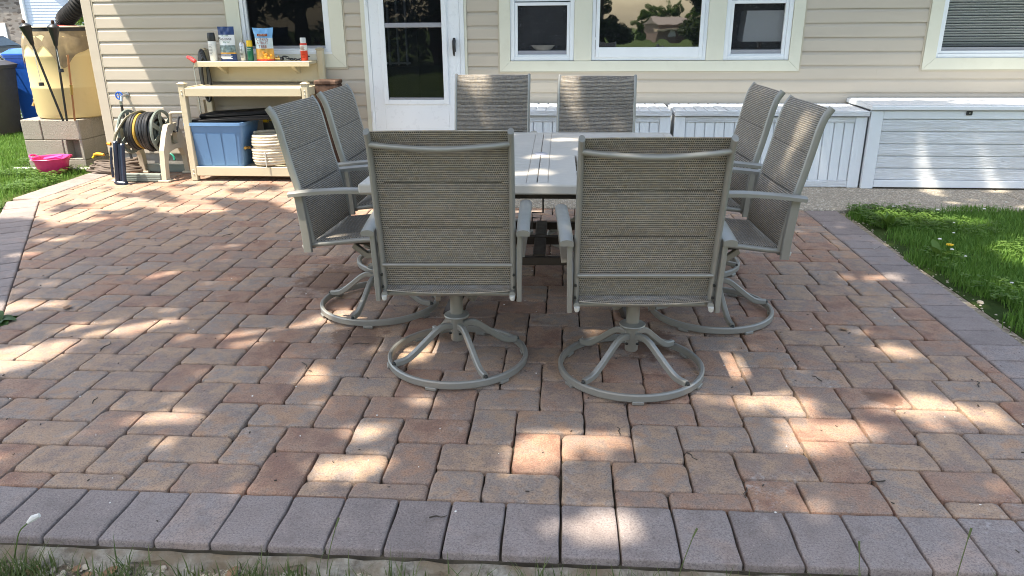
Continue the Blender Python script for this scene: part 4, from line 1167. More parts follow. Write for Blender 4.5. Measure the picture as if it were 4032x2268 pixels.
bag(t, .168, .272, .075, [('top_band', .70, 1.0, M['bag_sky']), ('title_band', .38, .70, plain('bag_pale', (.55, .66, .70), .3, .5, var=.2, vscale=12)), ('picture', .05, .38, M['bag_orange']), ('foot_band', 0, .05, M['lab_red'])], flare=.55)
text('CITRUS', .034, t, M['ink_red'], (0, -.036, .180), sx=.95); text('& FRUIT', .032, t, M['ink_red'], (0, -.038, .150), sx=.9); text('TREE', .034, t, M['ink_red'], (0, -.040, .120)); text('FOOD', .013, t, M['ink_green'], (0, -.043, .097))
obj('name_plaque', MB().box((-.045, -.029, .206), (.045, -.027, .226), .0006), M['ink_red'], t); text('BUMPER CROP', .010, t, M['ink_white'], (0, -.0295, .216))
mb = MB(); rq = random.Random(3)
for q in range(6): mb.lathe([(0, -.006), (.010, -.003), (.012, .0), (.010, .003), (0, .006)], 10, mtx=Matrix.Translation((.03+rq.uniform(-.03, .04), -.043, .03+rq.uniform(-.01, .05))) @ Matrix.Rotation(PI/2, 4, 'X'))
obj('printed_fruit', mb, M['orange'], t)
t = on_shelf('red_spray_can', -2.288, 'red and white spray can with clear cap standing alone', 'can')
can(t, .031, .148, M['lab_red'], M['clear'], .044, .026)
obj('label_patch', MB().lathe([(.0315, .085), (.0315, .13)], 24), M['lab_white'], t); 
mb = MB()
for q in range(4): mb.box((-.018, -.0330, .092+.0095*q), (.018-.006*(q % 2), -.0318, .0955+.0095*q))
for q in range(4): mb.box((-.016, -.0324, .025+.013*q), (.016-.005*(q % 2), -.0314, .0275+.013*q))
obj('printed_lines', mb, M['ink_red'], t)
t = on_shelf('brass_nozzle', -2.52, 'small brass hose fitting lying beside the citrus bag', 'hose fitting')
mb = MB(); mb.tube([(-.03, 0, .016), (.02, -.01, .016)], .013, 12); mb.tube([(-.002, -.005, .028), (-.002, -.005, .043)], .008, 8); obj('body', mb, M['brass'], t); obj('collar', MB().tube([(.0205, -.01, .016), (.04, -.014, .016)], .017, 12), M['black'], t)
t = on_shelf('plastic_chain', -2.37, 'black plastic chain lying on the shelf behind the red can', 'chain')
for q in range(11):
    cx = -.10+.021*q; cz = .010+.026*max(0, 1-abs(cx+.10)/.05)+.03*max(0, (cx-.085)/.03)
    mt = Matrix.Translation((cx, .02*math.sin(q*.9), cz)) @ Matrix.Rotation(rp.uniform(-.4, .4), 4, 'Z') @ Matrix.Rotation(PI/2*(q % 2)+.3, 4, 'X')
    mb = MB(); mb.tube([tuple(mt @ Vector((.016*math.cos(a), .009*math.sin(a), 0))) for a in np.linspace(0, 2*PI, 11)[:-1]], .0036, 6, closed=True); obj('chain_link', mb, M['black'], t)
# tote, tray, hose coil and bags on the lower shelf
LZ = .1205
t = hempty('storage_tote', -3.03, -.36, LZ, 'blue plastic storage tote on the lower bench shelf', 'tote', rz=.0)
def tapered(mb, w0, d0, w1, d1, z0, z1, rc=.03):
    def rr(w_, d_, z_):
        out = []
        for (sx, sy, a0) in ((1, 1, 0), (-1, 1, PI/2), (-1, -1, PI), (1, -1, 1.5*PI)):
            for t_ in (0, .33, .67, 1): out.append((sx*(w_/2-rc)+rc*math.cos(a0+t_*PI/2), sy*(d_/2-rc)+rc*math.sin(a0+t_*PI/2), z_))
        return out
    A_, B_ = rr(w0, d0, z0), rr(w1, d1, z1); n = 16
    mb.add(A_+B_, [(i, (i+1) % n, n+(i+1) % n, n+i) for i in range(n)], True); return mb
mb = MB(); tapered(mb, .435, .30, .50, .36, 0, .30); tapered(mb, .505, .365, .52, .38, .30, .365); tapered(mb, .52, .38, .505, .365, .365, .3655); mb.add([(-.2175, -.15, .001), (.2175, -.15, .001), (.2175, .15, .001), (-.2175, .15, .001)], [(0, 1, 2, 3)])
b_ = obj('body', mb, M['tote'], t)
mb = MB()
for x in (-.135, .0, .135):
    mb.add([(x*.88-.052, -.1535, .012), (x*.88+.052, -.1535, .012), (x+.058, -.1835, .292), (x-.058, -.1835, .292), (x*.88-.046, -.1475, .012), (x*.88+.046, -.1475, .012), (x+.052, -.1775, .292), (x-.052, -.1775, .292)], [(0, 1, 2, 3), (1, 5, 6, 2), (0, 3, 7, 4), (3, 2, 6, 7)])
obj('rib_panel', mb, M['tote'], b_)
mb = MB(); tapered(mb, .535, .395, .535, .395, .358, .384); tapered(mb, .535, .395, .50, .36, .384, .3845); obj('rim', mb, plain('blue_tote_rim', (.16, .29, .50), .38, .4), t)
t = hempty('black_tray', -2.93, -.30, LZ+.386, 'flat black plastic tray lying across the blue tote', 'tray')
obj('tray', MB().box((-.335, -.215, 0), (.42, .17, .034), .008, Matrix.Rotation(R(-3.5), 4, 'Y')), M['matt_black'], t); obj('tray_ridge', MB().box((-.26, -.15, .0345), (.40, .13, .072), .012, Matrix.Rotation(R(-3.5), 4, 'Y')), M['matt_black'], t)
t = hempty('beige_hose_coil', -2.585, -.40, LZ, 'coil of new beige garden hose stacked on the lower shelf', 'hose')
pts = []
turns = 11.5; n = 330
for i in range(n):
    f = i/(n-1); a = f*turns*2*PI; lev = f*.27
    rad = .160 - .018*max(0, (f-.5)*2)**2 - .012*max(0, .2-f)/.2 + .002*math.sin(a*1.3) - .014*(abs(f-.56) < .03)
    pts.append((rad*math.cos(a), rad*math.sin(a), .013+lev))
obj('hose', MB().tube(pts, .0125, 8), M['hose_beige'], t)
obj('inner_turns', MB().tube([(.128*math.cos(a), .128*math.sin(a), .02+.25*a/(10*2*PI)) for a in np.linspace(0, 10*2*PI, 200)], .0125, 7), M['hose_beige'], t)
obj('coupling', MB().tube([(-.17, -.07, .162), (-.185, -.10, .166), (-.188, -.125, .166)], .013, 10), M['brass'], t); obj('cable_tie', MB().box((.004, -.178, .01), (.012, -.172, .14), .001), M['cap'], t)
t = hempty('potting_soil_bag', -2.61, -.19, LZ, 'crumpled black and yellow bag behind the beige hose coil', 'bag'); bag(t, .24, .41, .10, [('bag', 0, 1, plain('bag_black_yellow', (.05, .045, .035), .3, .5, var=.3)), ('stripe', .84, .97, M['yellow'])])
t = hempty('white_plastic_bag', -2.46, -.20, LZ, 'wrinkled white plastic bag behind the beige hose coil', 'bag'); bag(t, .20, .40, .10, [('bag', 0, 1, M['lab_white'])])
t = hempty('red_bottle', -3.225, -.20, LZ, 'small red bottle between the bench leg and blue tote', 'bottle'); obj('body', MB().lathe([(0, 0), (.028, 0), (.03, .01), (.03, .12), (.014, .15), (.014, .18), (0, .18)], 16), M['red'], t); obj('cap', MB().lathe([(.016, .178), (.016, .2), (0, .2)], 12), M['cap'], t)
# tool with red grip and black hose hung on the rear post
t = hempty('watering_wand', -3.285, -.27, 0, 'watering wand with red grip leaning on the bench post', 'watering wand')
obj('shaft', MB().tube([(.03, .0, .30), (.012, .02, 1.0)], .006, 10), M['steel'], t); obj('grip', MB().tube([(-.035, .03, 1.035), (.0, .01, 1.025), (.03, -.01, 1.010), (.055, -.025, 1.0)], [.014, .017, .019, .016], 12), M['red'], t)
t = hempty('black_hose_loop', -3.235, -.075, .80, 'loops of black hose hanging on the rear bench post', 'hose')
for q in range(4):
    obj('loop', MB().tube([(.035*math.cos(a)+.016*(q-1.5)*.6, -.045-.012*q+.0*a, .10+.19*math.sin(a)-.02*q) for a in np.linspace(0, 2*PI, 25)[:-1]], .0135, 8, closed=True), M['hose_black'], t)

# weathered timber post
t = hempty('timber_post', -2.07, -.245, 0, 'weathered dark brown square timber post beside the bench', 'post')
obj('post', MB().box((-.095, -.09, 0), (.095, .09, .805), .006), M['timber'], t); obj('cap_board', MB().box((-.10, -.095, .8055), (.10, .095, .842), .008), M['timber'], t)
obj('foot_board', MB().box((-.125, -.115, 0), (.125, -.0905, .12), .005), M['timber'], t)

# ================================================================== HOSE REEL, SPRINKLER, HOSES
t = hempty('hose_reel', -3.66, -.40, 0, 'tan and grey-green hose reel cart wound with black and yellow hose', 'hose reel')
AZ = .408
def disc(x, sgn):
    mt = Matrix.Translation((x, 0, AZ)) @ Matrix.Rotation(PI/2*sgn, 4, 'Y')
    mb = MB()
    mb.lathe([(.168, -.006), (.19, -.008), (.195, 0), (.19, .010), (.172, .010), (.166, .004), (.168, -.006)], 40, mtx=mt)
    for q in range(6):
        a0 = q*PI/3
        vs = []
        for (r_, da) in ((.055, .38), (.172, .13)):
            for s_ in (-1, 1): vs.append(mt @ Vector((r_*math.cos(a0+s_*da), r_*math.sin(a0+s_*da), .002)))
        off = mt.to_3x3() @ Vector((0, 0, -.006)); vs += [v_+off for v_ in vs]
        mb.add(vs, [(0, 1, 3, 2), (4, 6, 7, 5), (0, 4, 5, 1), (1, 5, 7, 3), (2, 3, 7, 6), (0, 2, 6, 4)])
    mb.lathe([(0, .014), (.045, .014), (.062, .004), (.062, -.006), (0, -.006)], 24, mtx=mt)
    return mb
for x, s_ in ((.085, 1), (-.215, -1)): obj('drum_disc', disc(x, s_), M['reel_green'], t)
obj('hub_knob', MB().lathe([(0, .05), (.03, .05), (.036, .035), (.036, .0), (0, 0)], 16, mtx=Matrix.Translation((.10, 0, AZ)) @ Matrix.Rotation(PI/2, 4, 'Y')), M['black'], t)
obj('drum', MB().lathe([(.09, 0), (.09, .28)], 24, mtx=Matrix.Translation((-.205, 0, AZ)) @ Matrix.Rotation(PI/2, 4, 'Y')), M['reel_green'], t)
hx = [(-.19+.026*q) for q in range(10)]
h_ = None
rl = random.Random(4)
mb = MB(); my = MB()
for q, x in enumerate(hx):
    rad = .158 + rl.uniform(-.012, .006) - (.012 if q in (0, 9) else 0)
    ringp = [(x + .010*math.sin(a*.5+q), (rad+.004*math.sin(3*a+q))*math.cos(a), AZ + (rad+.004*math.sin(3*a+q))*math.sin(a)) for a in np.linspace(0, 2*PI, 37)[:-1]]
    (my if q in (4,) else mb).tube(ringp, .0135, 8, closed=True)
    ringp = [(x+.013, .128*math.cos(a), AZ+.128*math.sin(a)) for a in np.linspace(0, 2*PI, 25)[:-1]]; mb.tube(ringp, .0135, 6, closed=True)
hs = obj('hose', mb, M['hose_black'], t); obj('yellow_turn', my, M['hose_yellow'], t)
obj('hose_lead', MB().tube(smooth_path([(-.06, .10, AZ+.13), (-.10, .02, AZ+.172), (-.17, -.10, AZ+.13), (-.205, -.21, AZ+.03), (-.215, -.25, AZ-.03), (-.212, -.27, AZ-.07)], 6), .0125, 8), plain('hose_dark_olive', (.10, .085, .045), .45, .4), t)
def side_frame(x):
    mb = MB()
    out = [(-.245, 0), (-.185, 0), (-.165, .17), (-.12, .245), (.0, .262), (.12, .245), (.165, .17), (.185, 0), (.245, 0), (.20, .27), (.13, .40), (.075, .475), (-.075, .475), (-.13, .40), (-.20, .27)]
    # split the arch into quads so the opening stays open
    pr = lambda poly: mb.prism(poly, x-.022, x+.022, 'x')
    pr([(-.245, 0), (-.180, 0), (-.158, .17), (-.205, .27)]); pr([(.245, 0), (.205, .27), (.158, .17), (.180, 0)])
    pr([(-.205, .2705), (-.158, .1705), (-.11, .245), (-.135, .40)]); pr([(.205, .2705), (.135, .40), (.11, .245), (.158, .1705)])
    pr([(-.1095, .2455), (0, .258), (0, .30), (-.118, .30)]); pr([(.1095, .2455), (.118, .30), (0.0005, .30), (.0005, .258)])
    pr([(-.1345, .4005), (-.1175, .3005), (-.060, .3005), (-.05, .42), (-.05, .478), (-.075, .478)]); pr([(.1345, .4005), (.075, .478), (.05, .478), (.05, .42), (.060, .3005), (.1175, .3005)])
    pr([(-.0495, .3955), (.0495, .3955), (.0495, .478), (-.0495, .478)])
    for s_ in (-1, 1): mb.box((x-.05, s_*.17, 0), (x+.05, s_*.255, .018), .004)
    return mb
obj('side_frame', side_frame(.165), M['reel_tan'], t); obj('side_frame', side_frame(-.265), M['reel_tan'], t)
obj('base_bar', MB().box((-.24, .205, .004), (.14, .245, .075), .004), M['reel_green'], t)
mb = MB(); mb.box((-.24, -.245, .004), (.14, -.205, .075), .004)
for q in range(4): mb.box((-.238, -.2485, .014+.015*q), (.138, -.2452, .021+.015*q), .001)
obj('base_bar', mb, M['reel_green'], t)
obj('handle_bar', MB().tube(smooth_path([(.165, .02, .45), (.20, -.03, .55), (.215, -.04, .575), (.30, -.04, .578), (.33, -.03, .575)], 4), .013, 10), M['reel_tan'], t)
obj('crank', MB().tube([(.19, .0, AZ), (.22, .0, AZ), (.225, .06, AZ+.12), (.26, .065, AZ+.125)], .010, 8), M['black'], t)
t = hempty('oscillating_sprinkler', -3.835, -.735, 0, 'navy oscillating lawn sprinkler standing on end before the reel', 'sprinkler')
mt = Matrix.Rotation(R(7), 4, 'Y')
obj('body', MB().box((-.048, -.022, .012), (-.012, .022, .375), .010, mt).box((.012, -.020, .012), (.044, .020, .36), .010, mt).box((-.0115, -.008, .012), (.0115, .018, .36), .004, mt).box((-.055, -.028, 0), (.05, .028, .03), .008, mt), M['navy'], t)
obj('spray_bar', MB().tube([tuple(mt @ Vector(p_)) for p_ in ((-.055, -.026, .06), (-.060, -.034, .19), (-.055, -.026, .32))], .011, 10), M['navy'], t)
mb = MB()
for q in range(19): mb.lathe([(0, .006), (.0028, .004), (.003, 0)], 6, mtx=mt @ Matrix.Translation((-.060-.004*math.sin(PI*q/18), -.040, .075+.0125*q)) @ Matrix.Rotation(PI/2, 4, 'X'))
obj('nozzle', mb, M['brass'], t)
obj('dial', MB().lathe([(0, .03), (.012, .03), (.015, .02), (.015, 0), (0, 0)], 12, mtx=mt @ Matrix.Translation((-.066, -.01, .345)) @ Matrix.Rotation(-PI/2, 4, 'Y')), M['orange'], t)
obj('connector', MB().tube([tuple(mt @ Vector(p_)) for p_ in ((.0, 0, .36), (.005, 0, .405))], .014, 10), M['black'], t)
t = hempty('brown_hose_coil', -4.14, -.18, 0, 'loose coil of brown soaker hose on the ground by the corner', 'hose')
pts = []; rl = random.Random(12)
for i in range(300):
    a = i/300*7.3*2*PI; k_ = i/300
    sx_ = .30-.10*k_+.02*math.sin(1.7*a+1)+.03*math.sin(.37*a); sy_ = .15-.055*k_+.012*math.sin(1.3*a)
    pts.append((-.02+sx_*math.cos(a)*(1 if math.cos(a) < 0 else .8), sy_*math.sin(a), .013+.085*k_+.03*max(0, math.cos(a))*k_+.004*math.sin(5*a)))
obj('hose', MB().tube(pts, .0115, 8), M['hose_brown'], t); obj('coupling', MB().tube([(-.05, -.02, .085), (.01, -.05, .10)], .017, 10), M['reel_green'], t)
t = hempty('tap_hose', -4.085, -.125, 0, 'black hose hanging from the blue-handled tap', 'hose'); obj('hose', MB().tube(smooth_path([(0, 0, .64), (.002, .0, .5), (.005, -.01, .3), (.02, -.02, .12), (.10, -.03, .02), (.2, 0, .012)], 5), .012, 8), M['hose_black'], t); obj('coupling', MB().tube([(0, 0, .645), (0, 0, .61)], .015, 10), M['steel'], t)
t = hempty('teal_hose', -3.72, -.12, 0, 'short curl of teal hose behind the reel', 'hose'); obj('hose', MB().tube([(.06*math.cos(a), .02*math.sin(a), .10+.06*math.sin(a)) for a in np.linspace(0, 5.2, 22)], .010, 8), M['teal'], t)
# ================================================================== RAIN BARREL ON BLOCKS
BX, BY = -4.66, .055
blocks = [(-.395, 0, .255, 'upper concrete block with long lit face under the barrel', .39), (-.60, 0, .255, 'upper concrete block at the lawn end of the barrel stand', .20),
          (-.44, 0, .060, 'lower concrete block behind the pink bucket', .29 - .0), (-.145, 0, .060, 'lower concrete block with open cores facing the camera', .0)]
def cmu(x0, x1, y0, y1, z0, label, group='concrete blocks under the rain barrel', cores=False, h_=.19):
    t = hempty('concrete_block', BX+x0, BY+y0, z0, label, 'concrete block', group)
    w_, d_ = x1-x0, y1-y0
    if not cores: obj('block', MB().box((.003, 0, 0), (w_-.003, d_, h_), .006), M['block'], t)
    else:
        mb = MB(); mb.box((.003, 0, 0), (w_-.003, .032, .03), .003) if False else None
        mb.box((.003, .0, 0), (.034, d_, h_), .004); mb.box((w_-.034, 0, 0), (w_-.003, d_, h_), .004); mb.box((.0345, .10, 0), (w_-.0345, d_, h_), .003); mb.box((.0345, .001, 0), (w_-.0345, .0995, .012), .002)
        obj('block', mb, M['block'], t)
    return t
cmu(-.395, .0, 0, .19, .257, 'upper concrete block with long lit face under the barrel')
cmu(-.600, -.397, 0, .19, .257, 'short upper concrete block at the lawn end of the barrel stand')
cmu(-.600, -.205, 0, .19, .064, 'lower concrete block behind the pink bucket')
cmu(-.202, .0, 0, .19, .064, 'lower concrete block standing with its open core forwards', cores=True)
cmu(-.20, .0, .0, .19, -.13, 'half buried bottom concrete block below the open-cored one')
cmu(-.19, .0, .193, .40, .257, 'upper concrete block next behind the long front one, shaded side')
cmu(-.19, .0, .193, .58, .064, 'lower concrete block on the shaded house side')
cmu(-.6, -.193, .193, .58, .064, 'inner lower concrete block under the barrel, beside the lawn'); cmu(-.6, -.193, .193, .58, .257, 'inner upper concrete block under the barrel, beside the lawn'); cmu(-.19, .0, .403, .58, .257, 'upper concrete block hard against the house corner'); cmu(-.6, -.203, 0, .19, -.13, 'half buried bottom concrete block behind the pink bucket'); cmu(-.19, 0, .193, .58, -.13, 'half buried bottom concrete block on the shaded house side')
t = hempty('rain_barrel', -4.905, .40, .448, 'cream plastic rain barrel with draped cloth top on concrete blocks', 'rain barrel')
bp = [(0, 0), (.30, 0), (.325, .012), (.336, .05), (.338, .27), (.342, .285), (.342, .30), (.338, .315), (.338, .56), (.342, .575), (.342, .59), (.336, .605), (.322, .76), (.305, .80), (.295, .82), (.295, .832), (0, .832)]
obj('drum', MB().lathe(bp, 48), M['barrel'], t)
obj('lid_rim', MB().lathe([(.28, .836), (.302, .836), (.310, .83), (.310, .806), (.304, .804)], 48), M['black'], t); obj('lid', MB().lathe([(0, .855), (.305, .850), (.314, .846), (.314, .838), (.28, .8365)], 48), M['trim_edge'], t)
mb = MB(); n = 72                     # cloth skirt, uneven hem
for i in range(n):
    a = 2*PI*i/n; fold = .006*math.sin(9*a)+.004*math.sin(23*a+1)
    aa = (a/(2*PI)*360) % 360
    hem = .665 + .05*math.sin(3*a+.4) - .17*math.exp(-((aa-300)/14)**2) - .09*math.exp(-((aa-262)/10)**2) - .16*math.exp(-((aa-212)/12)**2)
    for k_, f in enumerate((0, .33, .67, 1)):
        z_ = .806 + (hem-.806)*f; rr_ = .311+.030*min(1, (.806-z_)/.13)+fold*(f**.8)+.010*f*max(0, .68-hem)*5
        mb.v.append((rr_*math.cos(a), rr_*math.sin(a), z_))
for i in range(n):
    for k_ in range(3): mb.f.append((i*4+k_, ((i+1) % n)*4+k_, ((i+1) % n)*4+k_+1, i*4+k_+1)); mb.sm.append(True)
obj('cloth_cover', mb, M['cloth'], t)
mb = MB(); mb.tube([(-.34, -.03, .13), (-.39, -.045, .13), (-.405, -.05, .10)], .013, 8); mb.box((-.39, -.055, .145), (-.375, -.03, .175), .003); obj('spigot', mb, M['brass'], t)
mb = MB()
for q in range(2): mb.box((-.235, -.2545-.0, .215-.022*q), (-.165, -.250, .222-.022*q))
t = hempty('downspout_hose', -4.80, .42, 1.30, 'black corrugated downspout hose curving into the rain barrel', 'downspout')
pp = smooth_path([(-.02, -.05, -.02), (.0, -.06, .05), (.07, -.08, .10), (.17, -.09, .17), (.27, -.08, .30), (.33, -.05, .5), (.34, -.02, .9)], 14)
rs = [.078*(1+.09*math.sin(i*2.1)) for i in range(len(pp))]
obj('hose', MB().tube(pp, rs, 20), M['matt_black'], t); obj('inlet_collar', MB().lathe([(.07, 0), (.10, .0), (.10, .03), (.07, .035)], 20, c=(-.02, -.05, -.025)), M['red'], t)
def torch(x0, x1, z1, lab, chx, cl=.33):
    t = hempty('garden_torch', x0, -.02, .448, lab, 'torch', 'black garden torches leaning on the barrel')
    dx = x1-x0; H_ = z1-.448; ax = Vector((dx, -.06, H_)); L = ax.length; u = ax.normalized()
    q = Vector((0, 0, 1)).rotation_difference(u).to_matrix().to_4x4()
    obj('pole', MB().lathe([(0, 0), (.010, 0), (.0105, L-.20), (.0, L-.20)], 12, mtx=q), M['black'], t)
    obj('cone', MB().lathe([(.011, L-.215), (.018, L-.20), (.024, L-.16), (.048, L-.055), (.052, L-.045), (.050, L-.040), (.020, L-.018), (0, L-.014)], 22, mtx=q), M['black'], t)
    obj('wick', MB().lathe([(.014, L-.02), (.016, L+.0), (.010, L+.012), (0, L+.014)], 12, mtx=q), M['timber'], t)
    p0 = u*(L-.21); mb = MB(); mb.tube([tuple(p0), (p0.x+chx, p0.y-.02, p0.z-.16), (p0.x+chx*1.2, p0.y-.02, p0.z-cl)], .0028, 6); obj('snuffer_chain', mb, M['steel'], t)
    obj('snuffer_cap', MB().lathe([(.012, .0), (.012, .012), (.022, .03), (.024, .0)][::-1], 14, c=(p0.x+chx*1.2, p0.y-.02, p0.z-cl-.03)), M['black'], t)
torch(-4.76, -4.905, 1.345, 'black garden torch leaning towards the lawn against the barrel', .015)
torch(-4.722, -4.625, 1.338, 'black garden torch leaning nearer the house corner', .012, .20)
t = hempty('copper_pipe', -4.66, .005, .449, 'thin copper pipe standing upright beside the torches', 'pipe'); obj('pipe', MB().tube([(0, 0, 0), (.055, .005, .60)], .009, 10), M['copper'], t); obj('fitting', MB().tube([(.022, .002, .24), (.031, .003, .33)], .0125, 10), M['brass'], t)
t = hempty('pink_bucket', -4.80, -.24, -.012, 'bright pink plastic bucket on the lawn edge', 'bucket')
obj('body', MB().lathe([(0, .004), (.10, .0), (.112, .006), (.128, .05), (.130, .052), (.145, .115), (.165, .150), (.172, .152), (.168, .156), (.155, .150), (.140, .11), (.105, .012), (0, .01)], 36), M['pink'], t)
for s_ in (-1, 1): obj('handle', MB().tube(smooth_path([(s_*.150, -.05, .148), (s_*.185, -.035, .165), (s_*.192, 0, .172), (s_*.185, .035, .165), (s_*.150, .05, .148)], 4), .009, 8), M['pink'], t)
t = hempty('magenta_scoop', -4.77, -.25, .10, 'magenta plastic sieve sticking out of the pink bucket', 'sieve'); obj('rim', MB().tube([(.085*math.cos(a), .05*math.sin(a), .045+.03*math.cos(a)*.4) for a in np.linspace(0, 2*PI, 25)[:-1]], .007, 8, closed=True), M['purple'], t); obj('bowl', MB().lathe([(.082, .045), (.06, .02), (0, .008)], 22, mtx=Matrix.Scale(.6, 4, (0, 1, 0))), M['purple'], t)
t = hempty('drain_pipe', -5.3, -.10, -.008, 'white plastic pipe lying on the ground before the blocks', 'pipe'); obj('pipe', MB().tube([(0, 0, .012), (.80, .01, .012)], .014, 12), M['pvc'], t)
t = hempty('orange_nozzle', -4.45, -.035, .128, 'orange hose nozzle lying on the blocks near the corner', 'nozzle'); obj('body', MB().tube([(-.07, .02, .0), (-.02, .0, .012), (.05, -.01, .006)], [.012, .018, .013], 10), M['orange'], t); obj('grip', MB().tube([(-.06, .02, .0), (-.085, .01, -.03)], .010, 8), M['yellow'], t)
t['label'] = 'orange hose nozzle resting on the brown hose by the house corner'

# ================================================================== BACKGROUND LEFT OF THE HOUSE
def bin_(name, x, y, z, w_, d_, h_, body, lidm, label, rz=0):
    t = empty(name, (x, y, z), rz, label, 'bin', 'wheeled bins at the fence')
    mb = MB(); tapered(mb, w_*.82, d_*.82, w_, d_, .03, h_*.92, .05); tapered(mb, w_, d_, w_*1.05, d_*1.05, h_*.92, h_*.925, .05); tapered(mb, w_*1.05, d_*1.05, w_*1.05, d_*1.05, h_*.925, h_*.955, .05)
    mb.add([(-w_*.41, -d_*.41, .03), (w_*.41, -d_*.41, .03), (w_*.41, d_*.41, .03), (-w_*.41, d_*.41, .03)], [(0, 1, 2, 3)])
    obj('body', mb, body, t)
    mb = MB(); tapered(mb, w_*1.09, d_*1.09, w_*1.09, d_*1.09, h_*.955, h_*.975, .06); tapered(mb, w_*1.09, d_*1.09, w_*.8, d_*.8, h_*.975, h_*1.03, .06); mb.add([(-w_*.4, -d_*.4, h_*1.03), (w_*.4, -d_*.4, h_*1.03), (w_*.4, d_*.4, h_*1.03), (-w_*.4, d_*.4, h_*1.03)], [(0, 1, 2, 3)])
    obj('lid', mb, lidm, t)
    for s_ in (-1, 1): obj('wheel', MB().lathe([(0, -.025), (.09, -.025), (.10, -.015), (.10, .015), (.09, .025), (0, .025)], 18, mtx=Matrix.Translation((s_*w_*.38, d_*.42, .10)) @ Matrix.Rotation(PI/2, 4, 'Y')), M['black'], t)
    obj('handle', MB().tube([(-w_*.3, d_*.56, h_*.93), (-w_*.3, d_*.63, h_*.95), (w_*.3, d_*.63, h_*.95), (w_*.3, d_*.56, h_*.93)], .013, 8), body, t)
    return t
t = bin_('wheelie_bin', -7.72, 7.75, -.115, .62, .60, .94, M['bin_black'], M['bin_black'], 'black wheeled bin beside the blue one at the picture edge')
obj('latch', MB().box((.12, -.30, .36), (.26, -.265, .385), .004), M['cap'], t)
bin_('recycling_bin', -7.36, 8.45, -.135, .62, .60, 1.09, M['blue_bin'], M['blue_bin'], 'blue wheeled recycling bin between black bin and rain barrel', .1)
# chain-link fence
t = empty('chain_link_fence', (-9.5, 9.3, -.16), 0, 'chain-link fence behind the bins', 'fence')
obj('top_rail', MB().tube([(-3, 0, 1.02), (3.6, 0, 1.02)], .021, 10), M['chain'], t)
for x in (-2.4, -.2, 2.0, 3.6): obj('post', MB().tube([(x, .03, 0), (x, .03, 1.08)], .026, 10), M['chain'], t)
mb = MB()
for i in range(120):
    for s_ in (-1, 1):
        x = -3+i*.055; mb.tube([(x, -.02, .02), (x+s_*.53, -.022, .53), (x, -.02, 1.05)] if False else [(x, -.02+.004*s_, .02), (x+s_*1.03, -.02+.004*s_, 1.06)], .0022, 4, cap=False)
o = obj('wire_mesh', mb, M['chain'], t, fix=False); o['kind'] = 'stuff'
# car on the neighbour's drive
t = empty('parked_car', (-25.2, 31.0, terrain_z(0, 31)+.0), R(8), 'black sedan with red tail lights on the neighbour drive', 'car')
sec = [(-2.3, .35, .80), (-2.25, .30, .98), (-1.75, .30, 1.03), (-1.2, .30, 1.05), (0, .28, 1.0), (1.2, .3, .98), (2.2, .32, .80)]
mb = MB(); n = len(sec)
for (y, z0, z1) in sec:
    w_ = .90 if abs(y) < 2 else .80
    for (x, z) in ((-w_, z0), (-w_*1.02, (z0+z1)/2), (-w_*.93, z1), (w_*.93, z1), (w_*1.02, (z0+z1)/2), (w_, z0)): mb.v.append((x, y, z))
for i in range(n-1):
    for q in range(6): mb.f.append((i*6+q, i*6+(q+1) % 6, (i+1)*6+(q+1) % 6, (i+1)*6+q)); mb.sm.append(False)
mb.f += [tuple(range(6)), tuple(reversed(range((n-1)*6, n*6)))]; mb.sm += [False, False]
bd = obj('body', mb, M['car'], t)
mb = MB(); cab = [(-1.75, .84, 1.02), (-1.0, .66, 1.42), (.1, .66, 1.44), (1.05, .84, .99)]
mb.v = [(s_*w_, y, z) for (y, w_, z) in cab for s_ in (-1, 1)] + [(s_*.86, y, .98) for y in (-1.75, 1.05) for s_ in (-1, 1)]
mb.f = [(0, 1, 3, 2), (2, 3, 5, 4), (4, 5, 7, 6), (0, 2, 4, 6, 10, 8), (1, 9, 11, 7, 5, 3), (0, 8, 9, 1), (6, 7, 11, 10)]; mb.sm = [False]*7
obj('cabin', mb, M['car'], t)
mb = MB(); mb.add([(-.72, -1.66, 1.075), (.72, -1.66, 1.075), (.58, -1.07, 1.395), (-.58, -1.07, 1.395)], [(0, 1, 2, 3)]); mb.v = [(x, y-.012, z+.008) for x, y, z in mb.v]; obj('rear_window', mb, M['car_glass'], t)
for s_ in (-1, 1):
    mb = MB(); mb.add([(s_*.83, -1.45, 1.06), (s_*.685, -.98, 1.38), (s_*.685, .1, 1.40), (s_*.84, .9, 1.05)], [(0, 1, 2, 3)]); mb.v = [(x+s_*.02, y, z) for x, y, z in mb.v]; obj('side_window', mb, M['car_glass'], t)
    obj('tail_light', MB().box((s_*.35, -2.32, .80), (s_*.84, -2.24, .93), .02), M['tail'], t)
    for y in (-1.35, 1.4):
        wh = obj('wheel', MB().lathe([(0, -.1), (.30, -.1), (.33, -.07), (.33, .07), (.30, .1), (0, .1)], 22, mtx=Matrix.Translation((s_*.82, y, .33)) @ Matrix.Rotation(PI/2, 4, 'Y')), M['black'], t); obj('rim', MB().lathe([(0, .11), (.2, .105), (.21, .09)], 18, mtx=Matrix.Translation((s_*.82, y, .33)) @ Matrix.Rotation(s_*PI/2, 4, 'Y')), M['steel'], wh)
obj('number_plate', MB().box((-.22, -2.335, .74), (.22, -2.31, .86), .004), M['plate'], t); obj('light_bar', MB().box((-.345, -2.325, .85), (.345, -2.27, .91), .01), M['tail'], t)
tag(obj('driveway', MB().prism([(-40, 20), (-17, 20), (-17, 39.5), (-40, 39.5)], -.01, 0, 'z'), M['asphalt']), kind='structure')
dv = bpy.data.objects['driveway']
for v_ in dv.data.vertices: v_.co.z += terrain_z(v_.co.x, v_.co.y)+.02
